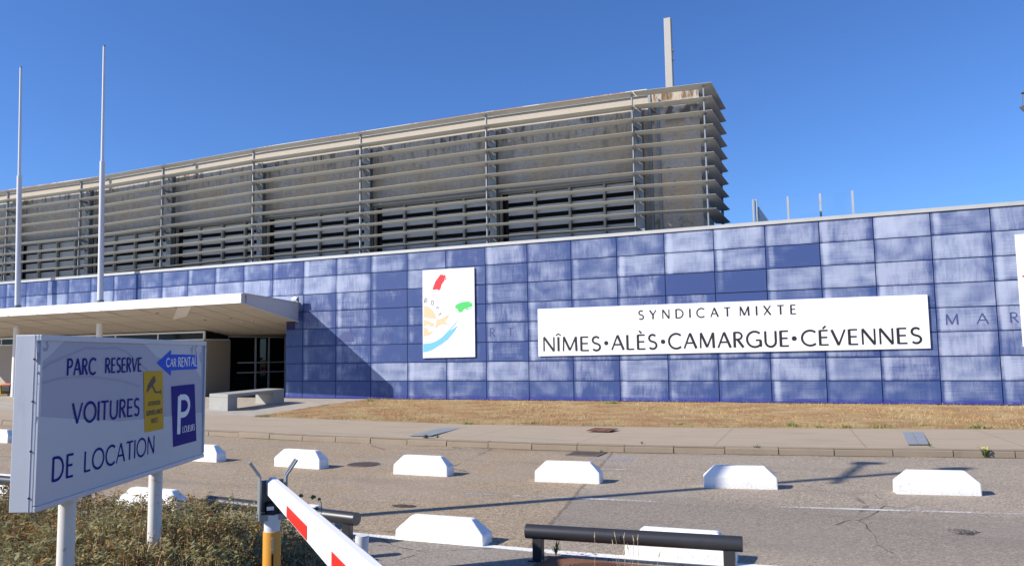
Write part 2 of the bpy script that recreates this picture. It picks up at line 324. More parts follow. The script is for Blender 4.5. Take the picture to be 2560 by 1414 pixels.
# ------------------------------------------------------------------ mesh builder
class MB:
    def __init__(s): s.v = []; s.f = []; s.sm = []
    def add(s, vs, fs, smooth=False):
        o = len(s.v); s.v += [tuple(map(float, x)) for x in vs]; s.f += [tuple(i+o for i in f) for f in fs]; s.sm += [smooth]*len(fs); return s
    def box(s, lo, hi):
        (a, b, c), (d, e, g) = lo, hi
        return s.add([(a,b,c),(d,b,c),(d,e,c),(a,e,c),(a,b,g),(d,b,g),(d,e,g),(a,e,g)], [(0,3,2,1),(4,5,6,7),(0,1,5,4),(1,2,6,5),(2,3,7,6),(3,0,4,7)])
    def obox(s, c, ax, ay, az):
        """box about c with half-axis vectors"""
        c, ax, ay, az = map(np.array, (c, ax, ay, az))
        p = [c+sx*ax+sy*ay+sz*az for sz in (-1, 1) for sx, sy in ((-1,-1),(1,-1),(1,1),(-1,1))]
        return s.add(p, [(0,3,2,1),(4,5,6,7),(0,1,5,4),(1,2,6,5),(2,3,7,6),(3,0,4,7)])
    def bar(s, p0, p1, w, h, up=(0, 0, 1)):
        p0, p1 = np.array(p0, float), np.array(p1, float); d = p1-p0; L = np.linalg.norm(d); d /= L
        up = np.array(up, float)
        if abs(d@up) > .95: up = np.array((0, 1.0, 0))
        x = np.cross(d, up); x /= np.linalg.norm(x); y = np.cross(x, d)
        return s.obox((p0+p1)/2, d*L/2, x*w/2, y*h/2)
    def cyl(s, p0, p1, r0, r1=None, n=20, caps=True):
        r1 = r0 if r1 is None else r1
        p0, p1 = np.array(p0, float), np.array(p1, float); d = p1-p0; d /= np.linalg.norm(d)
        a = np.cross(d, (0, 0, 1.0)) if abs(d[2]) < .95 else np.cross(d, (0, 1.0, 0)); a /= np.linalg.norm(a); b = np.cross(d, a)
        ring = lambda c, r: [c + r*(math.cos(t)*a + math.sin(t)*b) for t in [2*math.pi*i/n for i in range(n)]]
        s.add(ring(p0, r0)+ring(p1, r1), [(i, (i+1) % n, n+(i+1) % n, n+i) for i in range(n)], True)
        if caps:
            s.add(ring(p0, r0), [tuple(range(n))[::-1]]); s.add(ring(p1, r1), [tuple(range(n))])
        return s
    def prism(s, poly, z0, z1):
        n = len(poly); vs = [(x, y, z0) for x, y in poly]+[(x, y, z1) for x, y in poly]
        return s.add(vs, [tuple(range(n))[::-1], tuple(range(n, 2*n))]+[(i, (i+1) % n, n+(i+1) % n, n+i) for i in range(n)])
    def loft(s, A, B, caps=True, smooth=False):
        n = len(A); s.add(list(A)+list(B), [(i, (i+1) % n, n+(i+1) % n, n+i) for i in range(n)], smooth)
        if caps: s.add(A, [tuple(range(n))[::-1]]); s.add(B, [tuple(range(n))])
        return s
    def tube(s, pts, r, n=6):
        for a, b in zip(pts[:-1], pts[1:]): s.cyl(a, b, r, r, n)
        return s
    def build(s, name, mat, parent=None, bevel=0.0, seg=2):
        me = bpy.data.meshes.new(name); me.from_pydata(s.v, [], s.f); me.validate()
        bm = bmesh.new(); bm.from_mesh(me); bmesh.ops.recalc_face_normals(bm, faces=bm.faces); bm.to_mesh(me); bm.free()
        if len(s.sm) == len(me.polygons): me.polygons.foreach_set('use_smooth', s.sm)
        me.materials.append(MAT[mat] if isinstance(mat, str) else mat)
        return link(name, me, parent, bevel, seg)
def link(name, me, parent=None, bevel=0.0, seg=2):
    o = bpy.data.objects.new(name, me); COL.objects.link(o)
    if parent is not None:
        o.parent = parent; o.matrix_parent_inverse = Matrix.Identity(4)
        b = base_of(parent); o.location = -b
    if bevel:
        m = o.modifiers.new('bevel', 'BEVEL'); m.width = bevel; m.segments = seg; m.limit_method = 'ANGLE'; m.angle_limit = R(40)
    return o
BASE = {}
def base_of(o):
    # children are written in place coordinates: undo the parent's own place
    b = Vector((0, 0, 0))
    while o is not None:
        b += o.location; o = o.parent
    return b
def tag(o, label=None, cat=None, group=None, kind=None):
    if label: o['label'] = label
    if cat: o['category'] = cat
    if group: o['group'] = group
    if kind: o['kind'] = kind
    return o
def thing(name, loc, label, cat, group=None):
    o = bpy.data.objects.new(name, None); o.empty_display_size = .2; COL.objects.link(o); o.location = Vector([float(x) for x in loc]); return tag(o, label, cat, group)
def copy_thing(o, delta, label=None, rotz=0.0):
    c = o.copy(); COL.objects.link(c); c.location = o.location + Vector(delta); c.rotation_euler.z += rotz
    if label: c['label'] = label
    for ch in [x for x in bpy.data.objects if x.parent == o]: copy_child(ch, c)
    return c
def copy_child(ch, par):
    d = ch.copy(); COL.objects.link(d); d.parent = par
    for g in [x for x in bpy.data.objects if x.parent == ch]: copy_child(g, d)

# ------------------------------------------------------------------ stroke lettering
def arc(cx, cy, rx, ry, a0, a1, n=18):
    return [(cx+rx*math.cos(R(a0+(a1-a0)*i/n)), cy+ry*math.sin(R(a0+(a1-a0)*i/n))) for i in range(n+1)]
def glyph(ch):
    """(advance width, [(points, thickness class)])  unit cap height; T = stem, t = thin stroke"""
    T, t = 1.0, .68
    D = {
     'A': (.80, [([(.02,0),(.40,1)], t), ([(.40,1),(.78,0)], T), ([(.17,.36),(.63,.36)], t)]),
     'C': (.82, [(arc(.50,.5,.46,.49,48,312), .85)]),
     'D': (.80, [([(.06,0),(.06,1)], T), ([(.06,.965),(.28,.965)]+arc(.30,.5,.46,.465,88,-88)+[(.06,.035)], .8)]),
     'E': (.54, [([(.06,0),(.06,1)], T), ([(.06,.965),(.50,.965)], t), ([(.06,.52),(.46,.52)], t), ([(.06,.035),(.52,.035)], t)]),
     'G': (.90, [(arc(.50,.5,.46,.49,48,330), .85), ([(.84,.02),(.84,.44)], T), ([(.56,.44),(.86,.44)], t)]),
     'I': (.12, [([(.06,0),(.06,1)], T)]),
     'L': (.50, [([(.06,0),(.06,1)], T), ([(.06,.035),(.49,.035)], t)]),
     'M': (.98, [([(.08,0),(.11,1)], t), ([(.11,1),(.49,.06)], T), ([(.49,.06),(.87,1)], t), ([(.87,1),(.90,0)], T)]),
     'N': (.76, [([(.06,0),(.06,1)], t), ([(.06,1),(.70,0)], T), ([(.70,0),(.70,1)], t)]),
     'O': (.98, [(arc(.49,.5,.455,.485,0,360,30), .85)]),
     'P': (.56, [([(.06,0),(.06,1)], T), ([(.06,.965),(.26,.965)]+arc(.27,.73,.26,.235,85,-85)+[(.06,.495)], .75)]),
     'R': (.60, [([(.06,0),(.06,1)], T), ([(.06,.965),(.24,.965)]+arc(.25,.74,.25,.225,85,-85)+[(.06,.515)], .75), ([(.24,.515),(.58,0)], T)]),
     'S': (.54, [(arc(.27,.745,.215,.225,35,255,14)+arc(.265,.265,.235,.235,75,-145,14), .85)]),
     'T': (.64, [([(.32,0),(.32,1)], T), ([(0,.965),(.64,.965)], t)]),
     'U': (.72, [([(.06,1),(.06,.36)]+arc(.36,.34,.30,.33,180,360,16)+[(.66,1)], .85)]),
     'V': (.72, [([(.0,1),(.36,0)], T), ([(.36,0),(.72,1)], t)]),
     'X': (.68, [([(.02,1),(.66,0)], T), ([(.66,1),(.02,0)], t)]),
     'Y': (.66, [([(.0,1),(.33,.46)], T), ([(.66,1),(.33,.46)], t), ([(.33,.5),(.33,0)], T)]),
     '•': (.36, [('dot', .13)]), ' ': (.42, []),
    }
    acc = {'Î': ('I', [([(-.10,1.10),(.06,1.22),(.22,1.10)], .55)]), 'È': ('E', [([(.14,1.26),(.30,1.08)], .7)]), 'É': ('E', [([(.22,1.08),(.40,1.26)], .7)])}
    if ch in acc:
        w, s = glyph(acc[ch][0]); return w, s+acc[ch][1]
    return D[ch]
def ribbon(pts, w):
    p = [np.array(q, float) for q in pts]; n = len(p); L, Rr = [], []
    closed = n > 3 and np.linalg.norm(p[0]-p[-1]) < 1e-6
    for i in range(n):
        a = p[i-1] if i > 0 else (p[-2] if closed else None); b = p[i+1] if i < n-1 else (p[1] if closed else None)
        d1 = None if a is None else (p[i]-a)/np.linalg.norm(p[i]-a); d2 = None if b is None else (b-p[i])/np.linalg.norm(b-p[i])
        d1 = d2 if d1 is None else d1; d2 = d1 if d2 is None else d2
        m = d1+d2; m /= np.linalg.norm(m); nn = np.array((-m[1], m[0])); k = 1/max(.5, abs(m@d1)); L.append(p[i]+nn*w/2*k); Rr.append(p[i]-nn*w/2*k)
    return L, Rr
def text(mb, s, o, U, V, width, height, stem=.13, track=.16, depth=.0006, Nn=None):
    """write s so that it fills width x height from the point o on the plane spanned by the unit vectors U, V"""
    U, V, o = map(lambda q: np.array(q, float), (U, V, o)); Nn = np.array(Nn, float) if Nn is not None else np.cross(U, V)
    ws = [glyph(c)[0] for c in s]; total = sum(ws)+track*(len(s)-1); kx = width/total; x = 0.0; lay = 0
    for c, w in zip(s, ws):
        for pts, th in glyph(c)[1]:
            lay += 1; e = Nn*depth*(lay % 5)
            if pts == 'dot':
                ring = [o+e+U*(x+w/2)*kx+U*th*height*math.cos(a)+V*(.42*height+th*height*math.sin(a)) for a in [2*math.pi*i/20 for i in range(20)]]
                mb.add(ring, [tuple(range(20))]); continue
            q = [((x+px)*kx, py*height) for px, py in pts]; L, Rr = ribbon(q, stem*th*height)
            vs = [o+e+U*a[0]+V*a[1] for a in L]+[o+e+U*a[0]+V*a[1] for a in Rr]; n = len(q)
            mb.add(vs, [(i, i+1, n+i+1, n+i) for i in range(n-1)])
        x += w+track
    return mb

# ================================================================== BLUE PANEL WALL
CX = {-16: -28.6, -15: -26.86, -14: -25.1, -13: -23.36, -12: -21.624, -11: -19.878, -10: -18.126, -9: -16.392, -8: -14.629, -7: -12.893, -6: -11.14, -5: -9.387, -4: -7.611, -3: -5.81, -2: -4.01, -1: -2.21,
      0: -0.407, 1: 1.45, 2: 3.334, 3: 5.216, 4: 7.121, 5: 8.998, 6: 10.89, 7: 12.779, 8: 14.652, 9: 16.513, 10: 18.352, 11: 20.164, 12: 21.982, 13: 23.703, 14: 25.431, 15: 27.147, 16: 28.86, 17: 30.58, 18: 32.3}
RZ = [6.366, 5.588, 4.786, 3.988, 3.191, 2.401, 1.607, .816, .044]
LEV = {0: '.6 .45 .5 .5 .25 .75 .4 .55 .45 .78 .8 .6 .75 .85 .55 .65 .6 .6', 1: '.75 .8 .15 .6 .4 .4 .5 .4 .65 .75 .6 .18 .7 .6 .75 .7 .6 .6',
       2: '.35 .55 .2 .2 .3 .4 .45 .55 .5 .02 .1 .6 .7 .88 .7 .65 .6 .6', 3: '.5 .45 .18 .22 .25 .5 .5 .4 .45 .45 .12 .4 .45 .65 .62 .8 .6 .6',
       4: '.3 .4 .32 .15 .25 .45 .5 .5 .5 .5 .5 .5 .5 .5 .66 .72 .6 .6', 5: '.3 .45 .2 .15 .25 .3 .5 .5 .5 .5 .5 .5 .5 .5 .75 .5 .6 .6',
       6: '.3 .4 .65 .75 .65 .7 .6 .55 .65 .58 .55 .7 .55 .62 .65 .75 .6 .6', 7: '.2 .2 .28 .35 .32 .4 .28 .28 .55 .36 .28 .4 .3 .32 .38 .32 .4 .4'}
LEVL = {0: '.3 .35 .4 .3 .3 .35 .42 .35 .2 .3 .4 .36 .3 .45 .38 .3', 1: '.4 .5 .5 .45 .35 .5 .75 .45 .78 .4 .65 .6 .6 .72 .78 .68', 2: '.5 .5 .5 .5 .5 .5 .5 .5 .5 .5 .5 .5 .5 .8 .9 1.0'}
def build_cladding(parent):
    V, F, UV, PA = [], [], [], []
    rr = random.Random(11)
    def panel(x0, x1, z0, z1, lev, bottom):
        g = .015; x0 += g; x1 -= g; z0 += g; z1 -= g; o = len(V); jit = rr.uniform(-.002, .002)
        a, b = rr.random(), rr.random()
        V.extend([(x0, jit, z0), (x1, jit, z0), (x1, jit, z1), (x0, jit, z1), (x0, .028, z0), (x1, .028, z0), (x1, .028, z1), (x0, .028, z1)])
        fs = [(0, 1, 2, 3), (0, 4, 5, 1), (1, 5, 6, 2), (2, 6, 7, 3), (3, 7, 4, 0)]; uvq = {0: (0, 0), 1: (1, 0), 2: (1, 1), 3: (0, 1), 4: (0, 0), 5: (1, 0), 6: (1, 1), 7: (0, 1)}
        for f in fs:
            F.append(tuple(o+i for i in f)); UV.extend([uvq[i] for i in f]); PA.extend([(lev, a, b, 1.0 if bottom else 0.0)]*4)
    L = {r: [float(t) for t in s.split()] for r, s in LEV.items()}; LL = {r: [float(t) for t in s.split()] for r, s in LEVL.items()}
    for r in range(8):
        for i in range(0, 18): panel(CX[i], CX[i+1], RZ[r+1], RZ[r], L[r][i], r == 7)
    for r in range(3):
        for i in range(-16, 0): panel(CX[i], CX[i+1], RZ[r+1], RZ[r], LL[r][i+16], False)
    panel(-.86, CX[0], RZ[4], RZ[3], .2, False)
    for r in range(4, 8): panel(-1.39, CX[0], RZ[r+1], RZ[r], .15, r == 7)
    me = bpy.data.meshes.new('cladding'); me.from_pydata(V, [], F)
    uvl = me.uv_layers.new(name='UVMap'); uvl.data.foreach_set('uv', np.array(UV, 'f').ravel())
    ca = me.attributes.new('pan', 'FLOAT_COLOR', 'CORNER'); ca.data.foreach_set('color', np.array(PA, 'f').ravel())
    me.materials.append(MAT['panel']); return link('cladding', me, parent)

wall = thing('panel_wall', (10, 0.2, 0), 'long blue wall clad in faded rectangular panels behind the dry grass', 'wall')
build_cladding(wall)
b = MB(); b.box((-1.38, .0285, -.1), (32.3, .30, 6.36)); b.box((-28.6, .0285, 3.62), (-1.38, .30, 6.36)); b.box((-1.385, .3, -.1), (-1.1, 8.6, 3.6)); b.build('backing', 'core', wall)
b = MB(); b.box((-28.6, -.05, 6.372), (32.3, .34, 6.50)); b.build('coping', 'coping', wall)
b = MB(); b.box((-28.6, .345, 6.16), (32.3, .75, 6.33)); b.box((-28.6, .75, 6.16), (32.3, 30, 6.30)); b.build('roof', plain('roof_gravel', (.10, .095, .088), .95, 0, .3, 9), wall)
# ghost letters left where an old name was taken down
b = MB()
def wall_text(mb, s, u0, u1, vb, vt, y, stem, track=.3):
    p = P(u0, vb, y); q = P(u1, vb, y); h = P(u0, vt, y)[2]-p[2]
    text(mb, s, (p[0], y, p[2]), (1, 0, 0), (0, 0, 1), q[0]-p[0], h, stem, track, .0004, (0, -1, 0))
wall_text(b, 'R', 1224.5, 1238, 842, 820, -.006, .15); wall_text(b, 'T', 1269, 1284, 840, 819, -.006, .15)
wall_text(b, 'M', 2364, 2397, 811.5, 785, -.006, .14); wall_text(b, 'A', 2442, 2472, 809.5, 783, -.006, .14); wall_text(b, 'R', 2526, 2547, 806.5, 780.5, -.006, .14)
wall_text(b, 'A', 951, 970, 853, 830, -.006, .14)
g_ = b; 
pts = [P(866+19*math.cos(R(t)), 853+24*math.sin(R(-t)), -.0055) for t in range(0, 181, 15)]; b.add(pts, [tuple(range(len(pts)))])
b.build('ghost_lettering', 'ghost', wall)

# ================================================================== WALL SIGNS
def flat_sign(name, u0, v0, u1, v1, u2, v2, u3, v3, label, cat):
    """TL, TR, BL, BR in the photograph -> an upright rectangular sheet 8 cm proud of the wall"""
    y = -.07; a, b_, c, d = P(u0, v0, y), P(u1, v1, y), P(u2, v2, y), P(u3, v3, y)
    x0, x1 = (a[0]+c[0])/2, (b_[0]+d[0])/2
    t = thing(name, ((x0+x1)/2, y, (c[2]+d[2])/2), label, cat)
    m = MB(); z0l, z0r, z1l, z1r = c[2], d[2], a[2], b_[2]
    A = [(x0, y, z0l), (x1, y, z0r), (x1, y, z1r), (x0, y, z1l)]; B = [(p[0], y+.03, p[2]) for p in A]; m.loft(A, B); m.build('sheet', 'sheet', t)
    for fx in (.12, .5, .88):
        for z in (z0l+.25, z1l-.25): m = MB(); m.box((x0+fx*(x1-x0)-.03, y+.03, z-.03), (x0+fx*(x1-x0)+.03, .0, z+.03)); m.build('fixing', 'darksteel', t)
    return t, y
syn, ys = flat_sign('wall_sign', 1343, 772, 2319, 735.5, 1347, 890, 2326, 870, 'long white sign lettered SYNDICAT MIXTE on the blue wall', 'sign')
def sline(mb, s, u0, v0b, v0t, u1, v1b, v1t, stem, track):
    y = ys-.004; p, q = P(u0, v0b, y), P(u1, v1b, y); U = q-p; Wd = np.linalg.norm(U); U /= Wd
    h = (P(u0, v0t, y)[2]-p[2] + P(u1, v1t, y)[2]-q[2])/2
    text(mb, s, p, U, (0, 0, 1), Wd, h, stem, track, .0006, (0, -1, 0))
def spaced(sx, u0, vb0, vt0, u1, vb1, vt1, stem, track):
    ws = [glyph(c)[0] for c in sx]; tot = sum(ws)+track*(len(sx)-1); x = 0.0
    L_ = lambda a, c, f: a+(c-a)*f
    for c, w in zip(sx, ws):
        f0, f1 = x/tot, (x+w)/tot; b = MB(); sline(b, c, L_(u0, u1, f0), L_(vb0, vb1, f0), L_(vt0, vt1, f0), L_(u0, u1, f1), L_(vb0, vb1, f1), L_(vt0, vt1, f1), stem, 0); b.build('spaced_letter', 'ink', syn); x += w+track
spaced('SYNDICAT', 1596.5, 798.5, 776, 1826.5, 790.5, 767.5, .18, .62); spaced('MIXTE', 1848.5, 789.5, 766, 1990.5, 784.5, 761, .18, .62)
for w_ in (('NÎMES', 1358, 877.5, 843, 1502, 876.5, 839.5), ('ALÈS', 1529, 874.5, 838, 1643, 872.5, 834.5), ('CAMARGUE', 1671.5, 871.5, 832.5, 1973.5, 865.5, 827), ('CÉVENNES', 2004, 864, 825.5, 2305, 858, 818)):
    b = MB(); sline(b, *w_, .165, .17); b.build('large_word', 'ink', syn)
for u, v in ((1515.5, 857), (1657.5, 853.5), (1985.5, 845.5)):
    c = P(u, v, ys-.004); b = MB(); b.add([c+np.array((.085*math.cos(t), 0, .085*math.sin(t))) for t in [2*math.pi*i/24 for i in range(24)]], [tuple(range(24))]); b.build('round_dot', 'ink', syn)
ban, yb = flat_sign('logo_sign', 1055, 675.5, 1184, 668, 1058.5, 894.5, 1189, 891.5, 'upright white sign with red, green, peach and blue brush marks on the blue wall', 'sign')
def zpoly(pts, y, ox=1030, oy=650, sc=5.238): return [P(ox+x/sc, oy+z/sc, y) for x, z in pts]
def stamp(name, polys, mat, par, y):
    m = MB()
    for i, pl in enumerate(polys):
        q = zpoly(pl, y-.0006*i); m.add(q, [tuple(range(len(q)))])
    return m.build(name, mat, par)
yb2 = yb-.004
stamp('red_mark', [[(268,382),(285,330),(305,280),(340,230),(378,182),(386,196),(398,186),(412,200),(425,190),(442,212),(436,228),(405,270),(388,318),(372,375),(352,398),(338,384),(318,382),(285,390)], [(392,312),(402,275),(448,226),(451,236),(440,256),(428,258)]], 'pred', ban, yb2)
stamp('green_mark', [[(562,608),(572,588),(610,565),(655,548),(720,541),(764,535),(766,546),(730,552),(782,558),(792,590),(790,606),(740,618),(700,630),(668,655),(662,672),(628,684),(610,676),(602,658),(598,642),(570,630)], [(690,650),(715,628),(788,624),(788,635),(755,636)]], 'pgreen', ban, yb2)
def circ(cx, cy, rx, ry, a0, a1, n=20): return [(cx+rx*math.cos(R(a0+(a1-a0)*i/n)), cy-ry*math.sin(R(a0+(a1-a0)*i/n))) for i in range(n+1)]
stamp('peach_mark', [circ(150, 795, 168, 198, 88, 8, 14)+[(240,762),(152,752)], [(150,775),(210,795),(292,830),(280,862),(235,868),(225,845),(190,842),(150,872)], [(150,884),(178,880),(205,900),(214,938),(262,935),(290,905),(262,955),(215,985),(150,996)],
      [(322,762),(352,778),(470,716),(484,720),(478,740),(430,798),(465,835),(468,848),(450,848),(398,834),(352,852),(306,890),(298,888),(314,830)]], 'peach', ban, yb2)
stamp('blue_mark', [[(146,1095),(230,1088),(310,1062),(390,1012),(455,955),(545,890),(520,935),(455,1020),(395,1075),(320,1140),(260,1175),(200,1198),(147,1205)],
      [(372,1030),(470,930),(560,830),(594,786),(597,790),(560,846),(490,925),(440,982)], [(440,1000),(520,912),(585,862),(592,866),(560,925),(470,1035),(400,1090),(330,1140),(440,1040)]], 'psky', ban, yb2)
m = MB()
def zstroke(pl, w):
    q = [np.array(p, float) for p in pl]; L, Rr = ribbon(q, w); n = len(q); vs = zpoly([tuple(a) for a in L]+[tuple(a) for a in Rr], yb2); m.add(vs, [(i, i+1, n+i+1, n+i) for i in range(n-1)])
zstroke([(172,498),(160,562)], 7); zstroke(circ(183, 522, 13, 24, 200, -160, 16), 7); zstroke(circ(267, 558, 17, 27, 0, 360, 18), 7)
zstroke([(310,636),(342,608)], 7); zstroke([(334,616),(346,622),(352,634)], 7); zstroke([(342,712),(352,716),(386,690)], 7); zstroke([(360,690),(376,708)], 6)
m.build('lettering', 'ink', ban)
rb, yr = flat_sign('wall_banner', 2541, 586, 2790, 571, 2553, 866, 2802, 860, 'white panel on the blue wall cut by the right edge of the photo', 'sign')
m = MB(); q = [P(2549+x, 690+z, yr-.004) for x, z in ((8,-2),(6,0),(7,2),(12,3),(40,1),(40,-3))]; m.add(q, [tuple(range(6))]); m.build('red_mark', 'pred', rb)

# ================================================================== UPPER TERMINAL BUILDING
FX = [-29.7, -23.29, -16.91, -10.55, -4.32, 2.15, 8.72, 15.27, 18.37]; FZ = [12.1, 12.14, 12.11, 12.23, 12.35, 12.36, 12.38, 12.30, 12.2]
YF = .8; DZ = .5455; XR = 18.37
term = thing('terminal_building', (0, 4, 6.3), 'stained concrete upper storey behind grey horizontal sun louvres', 'building')
b = MB(); c2 = MB(); c3 = MB()
def topz(x): return float(np.interp(x, FX, FZ))
wx = FX[:7]+[15.27, 15.75]; wx[0] = -31
for xa, xb in zip(wx[:-1], wx[1:]):
    za, zb_ = topz(xa)+.225, topz(xb)+.225
    b.loft([(xa, 1.9, 8.97), (xa, 2.25, 8.97), (xa, 2.25, za), (xa, 1.9, za)], [(xb, 1.9, 8.97), (xb, 2.25, 8.97), (xb, 2.25, zb_), (xb, 1.9, zb_)], caps=False)
    xe = min(xb, 15.6); ze = topz(xe)+.225
    if xe > xa: c2.loft([(xa, 1.84, za-.085), (xa, 1.897, za-.085), (xa, 1.897, za+.165), (xa, 1.84, za+.165)], [(xe, 1.84, ze-.085), (xe, 1.897, ze-.085), (xe, 1.897, ze+.165), (xe, 1.84, ze+.165)]); c3.loft([(xa, 1.82, za-.115), (xa, 1.896, za-.115), (xa, 1.896, za-.088), (xa, 1.82, za-.088)], [(xe, 1.82, ze-.115), (xe, 1.896, ze-.115), (xe, 1.896, ze-.088), (xe, 1.82, ze-.088)])
b.box((15.135, 1.91, 6.31), (15.74, 2.2, 8.965))
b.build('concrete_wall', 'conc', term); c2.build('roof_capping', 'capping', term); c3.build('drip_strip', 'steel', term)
b = MB(); b.box((15.753, 1.88, 6.31), (17.70, 4.42, 12.60)); b.build('end_pier', 'pier', term)
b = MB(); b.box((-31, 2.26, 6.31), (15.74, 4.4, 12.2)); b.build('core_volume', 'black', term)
b = MB(); b.box((15.63, 1.84, 6.33), (15.74, 1.9, 12.5)); b.box((15.99, 1.80, 6.33), (16.08, 1.878, 12.2)); b.build('downpipe', 'steel', term)
SEC = [(0, .004), (.20, .016), (.42, .012), (.62, .004), (.62, -.008), (.50, -.024), (.34, -.036), (.16, -.034), (.05, -.019), (0, -.005)]
def fz(i, k): return FZ[i]-DZ*k
for i in range(8):
    nb = 10 if i == 7 else 11
    for k in range(nb):
        x0, x1 = FX[i]+.03, FX[i+1]-.03; m = MB(); z0, z1 = fz(i, k), fz(i+1, k)
        A = [(x0, YF+y, z0+z) for y, z in SEC]
        B = [((x1 if i < 7 else XR-y-.012), YF+y, z1+z) for y, z in SEC]
        m.loft(A, B); m.build('louvre_blade', 'blade', term)
for k in range(10):
    m = MB(); z0 = fz(8, k)
    A = [(XR-y, YF+y+.012, z0+z) for y, z in SEC]; B = [(XR-y, 4.45, z0+z) for y, z in SEC]; m.loft(A, B); m.build('louvre_blade', 'blade', term)
for i in range(8):
    zt = FZ[i]+.12; m = MB(); m.box((FX[i]-.114, YF+.17, 6.5), (FX[i]-.070, YF+.31, zt-.12)); m.build('louvre_post', 'steel', term)
m = MB(); m.box((18.01, YF+.15, 6.5), (18.06, YF+.27, 12.2)); m.build('louvre_post', 'steel', term)
m = MB(); m.box((18.02, 4.3, 6.31), (18.12, 4.44, 12.2)); m.build('louvre_post', 'darksteel', term)
for i in range(8):
    m = MB(); x = FX[i]+.03; m.box((x-.16, 1.38, 6.31), (x+.16, 1.41, 11.75)); m.box((x-.16, 1.63, 6.31), (x+.16, 1.66, 11.75)); m.box((x-.02, 1.41, 6.31), (x+.02, 1.63, 11.75))
    m.build('steel_column', 'steel', term)
    for z in (10.93, 8.68):
        m = MB(); m.bar((FX[i]-.08, 1.0, z), (FX[i]+.0, 1.375, z-.05), .05, .10); m.bar((FX[i]-.07, 1.05, z-.05), (FX[i], 1.375, z-.62), .05, .05); m.build('louvre_bracket', 'darksteel', term)
for z in (11.0, 8.75):
    m = MB(); m.bar((18.1, .95, z), (17.72, 1.95, z), .05, .12); m.build('louvre_bracket', 'darksteel', term)
for i in range(7):
    x0, x1 = FX[i]+.22, FX[i+1]-.14
    m = MB(); m.cyl((x0, 1.62, 9.03), (x1, 1.62, 9.03), .10, n=12); m.build('lintel_tube', 'steel', term)
    w = MB(); zt, zb = 8.9, 6.31
    mull = [x0+.02, x0+1.62, x0+3.22, x0+4.75, x1-.02]
    for q in mull: w.box((q-.045, 1.72, zb), (q+.045, 1.86, zt))
    w.box((x0, 1.73, zt-.001), (x1, 1.85, zt+.06)); w.box((x0, 1.74, 6.62), (x1, 1.84, 6.72))
    fr = w.build('window', 'frame', term)
    m = MB(); m.box((x0+.03, 2.12, zb), (x1-.03, 2.16, zt+.05)); m.build('dark_opening', 'black', fr)
    m = MB()
    for a, c in zip(mull[:-1], mull[1:]):
        z = zt-.03
        while z > 6.75:
            m.box((a+.05+(.14 if a == mull[0] else 0), 1.90, z-.37), (c-.05, 1.93, z)); z -= .563
    m.build('slat', 'slat', fr)
    m = MB(); m.box((x0+.22, 1.87, zb), (x0+.32, 1.895, zt)); m.build('inner_post', 'black', fr)

# ------------------------------------------------------------------ mast, screen and railing on the roof
ch = thing('roof_mast', (16.14, 4, 6.3), 'pale square concrete mast rising behind the louvred building', 'mast')
ch.location = (16.28, 3.3, 6.3)
m = MB(); A = [(16.08, 3.16, 6.3), (16.43, 3.16, 6.3), (16.43, 3.44, 6.3), (16.08, 3.44, 6.3)]; B = [(x+.03*(1 if x < 16.2 else -1), y, 16.12) for x, y, z in A]; m.loft(A, B); m.build('shaft', 'chimney', ch, .02)
for za, zb2 in ((14.62, 14.75), (14.24, 14.33)): m = MB(); m.box((16.425, 3.2, za), (16.47, 3.3, zb2)); m.build('bracket', 'darksteel', ch)
gs = thing('glass_screen', (21, 6, 6.3), 'clear glass windbreak between slim grey posts on the roof', 'screen')
PXs = [P(u, 490, 9)[0] for u in (1889, 1969, 2050, 2131)]; ZS = P(1889, 498.5, 9)[2]; gs.location.y = 9
for x in PXs: m = MB(); m.box((x-.045, 8.96, 6.3), (x+.045, 9.06, ZS)); m.build('post', 'coping', gs)
for a, c in zip(PXs[:-1], PXs[1:]): m = MB(); m.box((a+.05, 9.0, 6.4), (c-.05, 9.012, ZS-.04)); m.build('glass_pane', 'clear', gs)
m = MB(); x = PXs[0]+.06
for j in range(9): m.box((x, 9.09+j*.5, 6.3), (x+.06, 9.09+j*.5+.45, ZS-.35))
m.build('side_board', 'slat', gs)
m = MB(); m.box((PXs[0]-.16, 8.88, 6.3), (PXs[0]-.09, 8.95, ZS)); m.build('end_plate', 'coping', gs)
rl = thing('spiked_railing', (18.9, 4.8, 6.3), 'low dark spiked railing beside the louvred corner on the roof', 'railing')
m = MB(); m.box((18.2, 5.3, 6.75), (19.3, 5.33, 6.79))
for j in range(22): m.box((18.2+j*.05, 5.305, 6.31), (18.212+j*.05, 5.32, 7.0))
m.build('rail', 'darksteel', rl)

